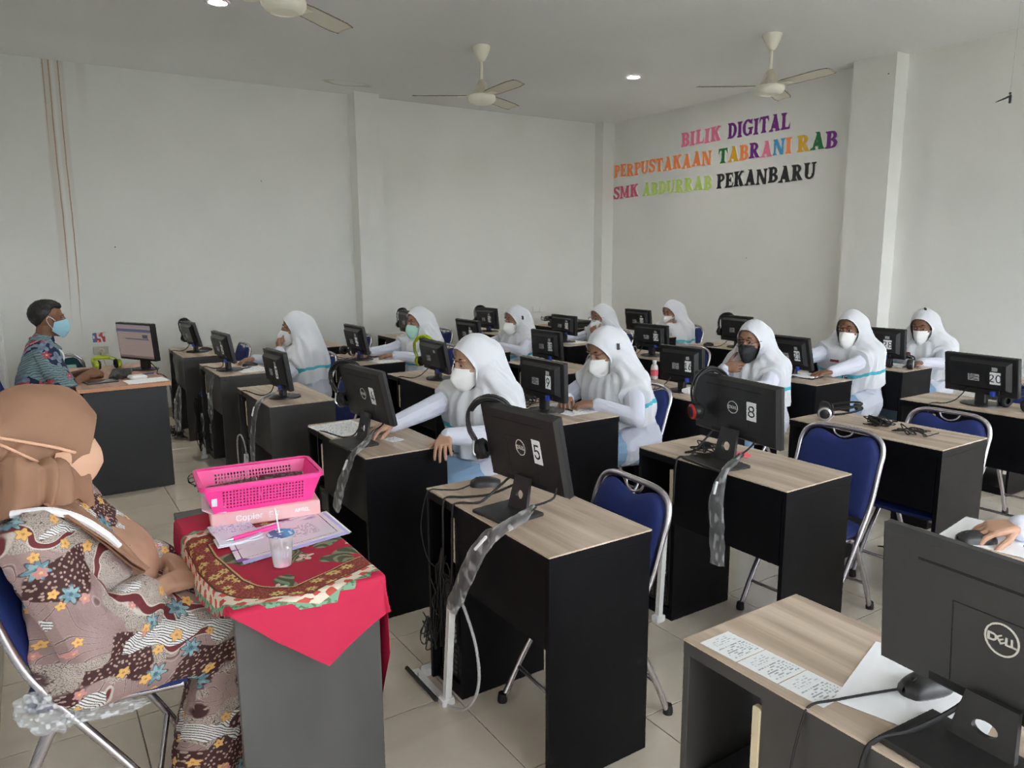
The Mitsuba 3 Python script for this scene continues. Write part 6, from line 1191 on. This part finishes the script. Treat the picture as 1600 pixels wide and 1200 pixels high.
for i in range(N):
    for j in range(N):
        a, b = i / (N - 1), j / (N - 1); lf = left(b); A0, C0 = left(0), left(1)
        q = lf * (1 - a) + (Bc * (1 - b) + Dc * b) * a; a, b = a * La, b * Lb
        cx, cy = np.clip(q[0], tx0 - .002, tx1 + .002), np.clip(q[1], ty0 - .002, ty1 + .002); dx, dy = q[0] - cx, q[1] - cy; r = math.hypot(dx, dy)
        z = .7510
        if r > 1e-9:
            ux, uy = dx / r, dy / r; rb = .012
            th = min(r / rb, math.pi / 2 * .86); arc = min(r, rb * th); out = rb * math.sin(th); dn = rb * (1 - math.cos(th)); rest = r - rb * th if r > rb * th else 0
            flare = .20 + .10 * math.sin(9 * math.atan2(dy, dx) + 3 * (cx + cy) * 6) if ux < .3 else .03
            out += rest * flare; dn += rest * math.sqrt(max(0, 1 - flare ** 2)); cx += ux * out; cy += uy * out; z -= dn
        V.append([cx, cy, z + .0012 * math.sin(40 * q[0]) * math.sin(31 * q[1])]); UV.append([a, b])
k = name('tablecloth'); V = np.array(V); sheet_ = trimesh.Trimesh(V, grid_faces(N, N), process=False); nv = sheet_.vertex_normals; ff = grid_faces(N, N); m_ = len(V)
rim = [j for j in range(N)] + [i * N + N - 1 for i in range(1, N)] + [(N - 1) * N + j for j in range(N - 2, -1, -1)] + [i * N for i in range(N - 2, 0, -1)]
put(k, P(trimesh.Trimesh(np.vstack([V + nv * .0006, V - nv * .0006]), np.vstack([ff, ff[:, ::-1] + m_, [[a, a + m_, b] for a, b in zip(rim, rim[1:] + rim[:1])], [[b, a + m_, b + m_] for a, b in zip(rim, rim[1:] + rim[:1])]]), process=False), 'm_cloth', True, uv=np.array(UV + UV))); tag(k, 'red tablecloth with a patterned centre hanging over the grey table', 'tablecloth')
zt = .7535
# ream of paper
k = name('paper_ream'); tag(k, 'pink paper ream under the pink basket on the red cloth', 'paper ream'); ra = -8; R_ = TW(.585, 2.425, zt, ra)
mat('m_ream', base_color=lambda p, n, uv: mix((0.80, 0.42, 0.42), (0.72, 0.50, 0.50), fbm(p.x * 8, p.y * 8, p.z * 20, 2)), roughness=0.45)
put(k + '__wrapper', P(box(-.168, .168, -.108, .108, 0, .050, .004), 'm_ream'), R_)
put(k + '__torn_end', P(tr(sheet_mesh([(-.19, -.10), (-.12, -.112), (-.12, .09), (-.185, .09)], .051, .001, lift=.012, seed=4)[0], 0, 0, 0), 'm_paper'), R_)
def ftext(t, h, x, z, bold=True):
    m = meshkit.text_mesh(t, h, .0006, bold); m.vertices = np.stack([m.vertices[:, 0] + x, -.1082 - m.vertices[:, 2], m.vertices[:, 1] + z], 1); return m
put(k + '__lettering', P(cat(ftext('Copier', .019, -.095, .018), ftext('F4', .020, .005, .015, False), ftext('s', .008, .032, .028), ftext('APRIL', .012, .085, .020)), 'm_paper'), R_)
# basket with square holes
k = name('basket'); tag(k, 'bright pink perforated plastic basket on the paper ream', 'basket'); R_ = TW(.572, 2.41, zt + .0505, -5)
mat('m_pink', base_color=(0.90, 0.055, 0.32), roughness=0.35, specular=0.5)
bl, bw, bh, sl_ = .30, .165, .095, .030
def wall_panel(L0, L1, cols, rows, hw_, hh):
    poly = sg.Polygon([(-L0 / 2, 0), (L0 / 2, 0), (L1 / 2, bh), (-L1 / 2, bh)])
    if cols:
        pw, ph = hw_ / cols, hh / rows; holes = [sg.box(-hw_ / 2 + (i + .22) * pw, .012 + (j + .22) * ph, -hw_ / 2 + (i + .78) * pw, .012 + (j + .78) * ph) for i in range(cols) for j in range(rows)]
        poly = poly.difference(unary_union(holes))
    m = extr(poly, .0022); m.vertices = m.vertices[:, [0, 2, 1]]; return m     # x along, y thickness, z up
tilt_ = math.degrees(math.atan2(sl_, bh)); parts_ = []
wl = [wall_panel(bl, bl + 2 * sl_, 25, 6, .25, .068), wall_panel(bl, bl + 2 * sl_, 25, 6, .25, .068), wall_panel(bw, bw + 2 * sl_, 0, 0, 0, 0), wall_panel(bw, bw + 2 * sl_, 0, 0, 0, 0)]
front = tr(rot(wl[0], tilt_, [1, 0, 0]), 0, -bw / 2, 0); back = rot(tr(rot(wl[1], tilt_, [1, 0, 0]), 0, -bw / 2, 0), 180, [0, 0, 1]); lf_ = rot(tr(rot(wl[2], tilt_, [1, 0, 0]), 0, -bl / 2, 0), 90, [0, 0, 1]); rt_ = rot(tr(rot(wl[3], tilt_, [1, 0, 0]), 0, -bl / 2, 0), -90, [0, 0, 1])
for nm_, q in (('wall', front), ('wall_001', back), ('wall_002', lf_), ('wall_003', rt_)): put(f'{k}__{nm_}', P(q, 'm_pink'), R_)
put(k + '__floor', P(box(-bl / 2, bl / 2, -bw / 2, bw / 2, 0, .003), 'm_pink'), R_)
hx_, hy_ = bl / 2 + sl_, bw / 2 + sl_; rr_ = .022
ro = sg.box(-hx_ + rr_, -hy_ + rr_, hx_ - rr_, hy_ - rr_).buffer(rr_ + .010, 8); ri = sg.box(-hx_ + rr_, -hy_ + rr_, hx_ - rr_, hy_ - rr_).buffer(rr_ - .002, 8)
rim_ = tr(extr(ro.difference(ri), .004), 0, 0, bh * .98); lip = tr(extr(ro.difference(ro.buffer(-.003)), .012), 0, 0, bh * .98 - .009)
put(k + '__rim', P(cat(rim_, lip), 'm_pink'), R_)
put(k + '__price_tag', P(tr(rot(box(-.008, .008, -.0012, .0, .03, .058), tilt_, [1, 0, 0]), -.148, -bw / 2 - .002, 0), 'm_paper'), R_)
mat('m_dark_book', base_color=lambda p, n, uv: mix((0.07, 0.02, 0.03), (0.20, 0.09, 0.11), smoothstep(0.3, 0.5, dr.abs(noise(p.x * 150, p.y * 150) - 0.5) * 2)), roughness=0.5)
for i, (x0, x1, dz, lab) in enumerate(((-.155, .0, .0, 'dark maroon notebook leaning at the left inside the pink basket'), (.005, .145, .004, 'dark maroon notebook leaning at the right inside the pink basket'))):
    kb_ = name('notebook'); m = rot(box(x0, x1, -.010, .010, 0, .085, .002), -52, [1, 0, 0]); m = rot(m, -4 + 6 * i, [0, 1, 0]); put(kb_ + '__cover', P(tr(m, 0, -.035, .012 + dz), 'm_dark_book'), R_); m2 = rot(box(x0 + .003, x1 - .001, -.008, .008, .003, .0845, .001), -52, [1, 0, 0]); m2 = rot(m2, -4 + 6 * i, [0, 1, 0]); put(kb_ + '__pages', P(tr(m2, .003, -.035, .0125 + dz), 'm_paper'), R_); tag(kb_, lab, 'notebook', 'notebooks in the basket')
# certificates, notebook, pink pen
mat('m_cert', base_color=lambda p, n, uv: mix(mix((0.74, 0.68, 0.76), (0.20, 0.05, 0.30), smoothstep(0.50, 0.60, fbm(uv.x * 5, uv.y * 5, 1.0, 3)) * dr.maximum(smoothstep(0.42, 0.12, uv.x + 0.35 * uv.y), smoothstep(0.80, 0.96, uv.y + 0.16 * noise(uv.x * 7)) * smoothstep(0.05, 0.2, uv.x))),
    (0.12, 0.08, 0.14), dr.maximum(smoothstep(0.006, 0.003, dr.abs(dr.minimum(dr.minimum(uv.x - .05, .95 - uv.x), dr.minimum(uv.y - .07, .93 - uv.y)))) * smoothstep(-0.002, 0.0, dr.minimum(dr.minimum(uv.x - .045, .955 - uv.x), dr.minimum(uv.y - .065, .935 - uv.y))),
    0.55 * smoothstep(0.52, 0.58, noise(uv.x * 80, dr.floor(uv.y * 18) * 3.0)) * smoothstep(0.2, 0.15, dr.abs(uv.x - 0.62) - 0.02) * smoothstep(0.22, 0.18, dr.abs(uv.y - 0.45)) * smoothstep(0.3, 0.25, dr.abs(uv.y * 18 - dr.floor(uv.y * 18) - .5)))), roughness=0.45)
mat('m_lilac', base_color=(0.50, 0.48, 0.80), roughness=0.6)
cert = [(.412, 2.035), (.742, 2.095), (.742, 2.325), (.425, 2.265)]
off = lambda c, dx, dy: [(x + dx, y + dy) for x, y in c]
sheet('plain white sheet at the bottom of the certificate pile', off(cert, .020, -.010), z=zt, nm='certificate', m='m_paper'); sheet('lilac sheet in the pile of certificates on the red cloth', off(cert, .012, -.020), z=zt + .001, m='m_lilac', nm='certificate'); sheet('certificate with purple splashes and a frame, on top of the pile on the red cloth', cert, z=zt + .002, m='m_cert', nm='certificate')
k = name('notebook'); tag(k, 'open jotter with scribbled lines under the pink pen', 'notebook')
mat('m_scribble', base_color=lambda p, n, uv: mix((0.72, 0.72, 0.84), (0.10, 0.16, 0.45), 0.7 * smoothstep(0.55, 0.62, noise(uv.x * 42, uv.y * 30 + 3 * noise(uv.x * 8))) * smoothstep(0.45, 0.55, uv.y) * smoothstep(0.32, 0.24, dr.abs(uv.y * 14 - dr.floor(uv.y * 14) - 0.5))), roughness=0.7)
me, uv = sheet_mesh([(.392, 2.165), (.520, 2.180), (.515, 2.345), (.395, 2.352)], zt + .0035, .004, lift=.010, seed=6); put(k + '__page', P(me, 'm_scribble', False, uv=uv)); me, uv = sheet_mesh([(.386, 2.160), (.522, 2.174), (.520, 2.25), (.390, 2.245)], zt + .003, .002, lift=.003, seed=7); put(k + '__back_page', P(me, 'm_paper'))
pen('bright pink pen across the scribbled jotter', (.575, 2.215, zt + .020), (.412, 2.185, zt + .016), 'm_pink', .0062)
# plastic cup of water
k = name('water_cup'); tag(k, 'clear plastic cup of water with a blue lid and a straw on the red cloth', 'cup'); R_ = TW(.513, 1.955, zt)
scene['m_cup'] = {'type': 'blendbsdf', 'weight': 0.24, 'a': {'type': 'thindielectric', 'int_ior': 1.35}, 'b': {'type': 'twosided', 'bsdf': {'type': 'principled', 'base_color': {'type': 'rgb', 'value': [0.8, 0.8, 0.82]}, 'roughness': 0.3}}}; scene['m_water'] = {'type': 'dielectric', 'int_ior': 1.33, 'ext_ior': 1.0}
mat('m_lid', base_color=lambda p, n, uv: mix(mix((0.05, 0.06, 0.30), (0.06, 0.30, 0.62), smoothstep(0.505, 0.53, p.x)), (0.55, 0.65, 0.8), smoothstep(0.62, 0.68, noise(p.x * 110, p.y * 110))), roughness=0.3)
put(k + '__wall', P(lathe([(0, .0005), (.0235, .0005), (.0245, .006), (.0330, .088), (.0365, .089), (.0368, .091)], 36), 'm_cup', 50), R_)
put(k + '__water', P(lathe([(0, .002), (.0228, .002), (.0238, .007), (.0287, .055), (0, .055)], 36), 'm_water', 50), R_)
put(k + '__lid', P(lathe([(0, .0925), (.0355, .0925), (.0372, .0915), (.0355, .0905), (0, .0905)], 36), 'm_lid', 50), R_)
put(k + '__straw', P(tube([(.003, .002, .045), (-.002, .004, .095), (-.008, .012, .160)], .0022, 8), 'm_paper', 40), R_)

# ------------------------------------------------------------------ the teacher's desk
k = name('teacher_desk'); tag(k, 'brown-topped dark desk of the man in the batik shirt', 'desk')
q = [(.205, 5.515), (.770, 5.535), (.775, 6.70), (.205, 6.70)]
put(k + '__wooden_top', P(extr(sg.Polygon(q), .024).apply_translation([0, 0, .7245]), 'm_wood_red')); put(k + '__edge_band', P(extr(sg.Polygon(q).buffer(.0015, join_style=2).difference(sg.Polygon(q)), .024).apply_translation([0, 0, .7245]), 'm_orange_edge'))
mat('m_teacher_panel', base_color=(0.030, 0.032, 0.036), roughness=0.45)
put(k + '__side_panel', P(extr(sg.Polygon([(.235, 5.56), (.745, 5.575), (.745, 5.593), (.235, 5.578)]), .7245), 'm_teacher_panel')); put(k + '__side_panel_001', P(box(.235, .745, 6.65, 6.668, 0, .7245), 'm_teacher_panel')); put(k + '__modesty_panel', P(box(.725, .743, 5.60, 6.65, .2, .7245), 'm_teacher_panel'))
put(k + '__drawer', P(box(.24, .60, 5.60, 5.80, .60, .7245, .003), 'm_teacher_panel')); put(k + '__drawer__handle', P(tube([(.236, 5.65, .66), (.222, 5.65, .66), (.222, 5.75, .66), (.236, 5.75, .66)], .006, 8), 'm_chrome', 40))
k = name('monitor'); tag(k, 'lit monitor on the brown desk facing the man in batik', 'monitor', 'computer monitors')
TMW = T().translate([.655, 6.28, .825]) @ T().rotate([0, 0, 1], 28) @ T().rotate([0, 1, 0], -4)      # screen faces local -x
put(k + '__housing', P(box(0, .045, -.215, .215, 0, .285, .006), 'm_black_plastic'), TMW); put(k + '__back_cover', P(box(.04, .075, -.15, .15, .05, .24, .012), 'm_black_plastic'), TMW)
def ui(p, n, uv):
    x, y = uv.x, uv.y
    c = mi.Color3f(0.42, 0.31, 0.28)
    c = mix(c, (0.10, 0.12, 0.24), smoothstep(0.785, 0.79, y) * smoothstep(0.875, 0.87, y)); c = mix(c, (0.36, 0.30, 0.33), smoothstep(0.92, 0.925, y))
    c = mix(c, (0.14, 0.15, 0.18), smoothstep(0.555, 0.56, y) * smoothstep(0.60, 0.595, y) * smoothstep(0.22, 0.23, x) * smoothstep(0.93, 0.92, x)); c = mix(c, (0.08, 0.08, 0.12), smoothstep(0.61, 0.615, y) * smoothstep(0.72, 0.715, y) * smoothstep(0.74, 0.75, x) * smoothstep(0.90, 0.89, x))
    return mix(c, (0.22, 0.15, 0.14), smoothstep(0.07, 0.065, y))
sc_v = np.array([[-.001, .203, .018], [-.001, -.203, .018], [-.001, -.203, .273], [-.001, .203, .273]])
scene[k + '__screen'] = {**mikit.ply((sc_v, np.array([[0, 1, 2], [0, 2, 3]])), 'm_screen', False, uv=np.array([[0, 0], [1, 0], [1, 1], [0, 1.0]])), 'to_world': TMW, 'emitter': {'type': 'area', 'radiance': proc(lambda p, n, uv: ui(p, n, uv) * 0.034)}}
S_ = TW(.70, 6.30, .7487, 28); put(k + '__neck', P(box(-.012, .03, -.04, .04, .008, .20, .006), 'm_black_plastic'), S_); me = lathe([(0, .014), (.07, .013), (.115, .006), (.118, 0), (0, 0)], 32); me.apply_scale([.8, 1, 1]); put(k + '__base', P(me, 'm_black_plastic', 40), S_)
mouse('black mouse on the brown desk beside the white charger', .475, 5.90, 100, z=.7487)
sheet('papers at the near corner of the brown desk', rect(.63, 5.68, .26, .20, 6), z=.7487, m='m_paper', lift=.003)
k = name('charger'); tag(k, 'white rounded charger box on the papers of the brown desk', 'box'); put(k, P(rot(box(-.055, .055, -.05, .05, 0, .028, .010), 12, [0, 0, 1]).apply_translation([.59, 5.80, .7495]), 'm_white_plastic'))
k = name('tablet'); tag(k, 'thin dark tablet under the forearm of the man in batik', 'tablet'); put(k + '__body', P(rot(box(-.10, .10, -.07, .07, 0, .009, .003), 12, [0, 0, 1]).apply_translation([.36, 5.80, .7487]), 'm_black_plastic')); put(k + '__screen', P(rot(box(-.09, .09, -.06, .06, .009, .0094), 12, [0, 0, 1]).apply_translation([.36, 5.80, .7487]), 'm_screen'))
pen('blue pen behind the charger on the brown desk', (.62, 5.98, .754), (.74, 6.02, .754), 'm_blue_plug')
cable('black cables curling behind the lit monitor on the brown desk', [(.74, 6.25, .80), (.76, 6.10, .765), (.74, 5.95, .756), (.765, 5.80, .756), (.785, 5.72, .70), (.79, 5.70, .45)], .004)
# grey shelf with a blue box on the left wall
k = name('wall_shelf'); tag(k, 'narrow grey shelf on the left wall carrying a blue box', 'shelf'); put(k + '__board', P(box(UC, -.045, 4.20, 4.75, .775, .795, .002), 'm_sticker_grey')); put(k + '__bracket', P(box(UC, -.09, 4.46, 4.48, .66, .775), 'm_sticker_grey'))
k = name('tissue_box'); tag(k, 'dark blue box with a bright blue edge on the narrow shelf by the left wall', 'box')
mat('m_bright_blue', base_color=(0.02, 0.30, 0.80), roughness=0.4); mat('m_navy', base_color=(0.012, 0.025, 0.10), roughness=0.5)
R_ = TW(-.125, 4.42, .7952, 10); put(k + '__carton', P(box(-.045, .045, -.07, .07, .018, .075, .003), 'm_navy'), R_); put(k + '__edge', P(box(-.046, .046, -.071, .071, 0, .018, .002), 'm_bright_blue'), R_)
# two small dark marks (nails) on the walls
for x, y, z, nm_, lab in ((.739, 8.098, 1.707, 'y', 'small dark nail hole left of the pillar on the far wall, lower'), (2.153, 8.098, 2.388, 'y', 'small dark nail high on the far wall left of the pillar'), (6.828, 5.633, 1.561, 'x', 'small dark nail on the right wall below the lettering'), (6.63, 3.99, 3.18, 'x', 'small dark nail near the top of the right pillar')):
    k = name('wall_nail'); tag(k, lab, 'nail', 'nails in the walls'); put(k, P(ico((x, y, z), (.004, .010, .004) if nm_ == 'x' else (.006, .004, .006), 1), 'm_gunmetal'))
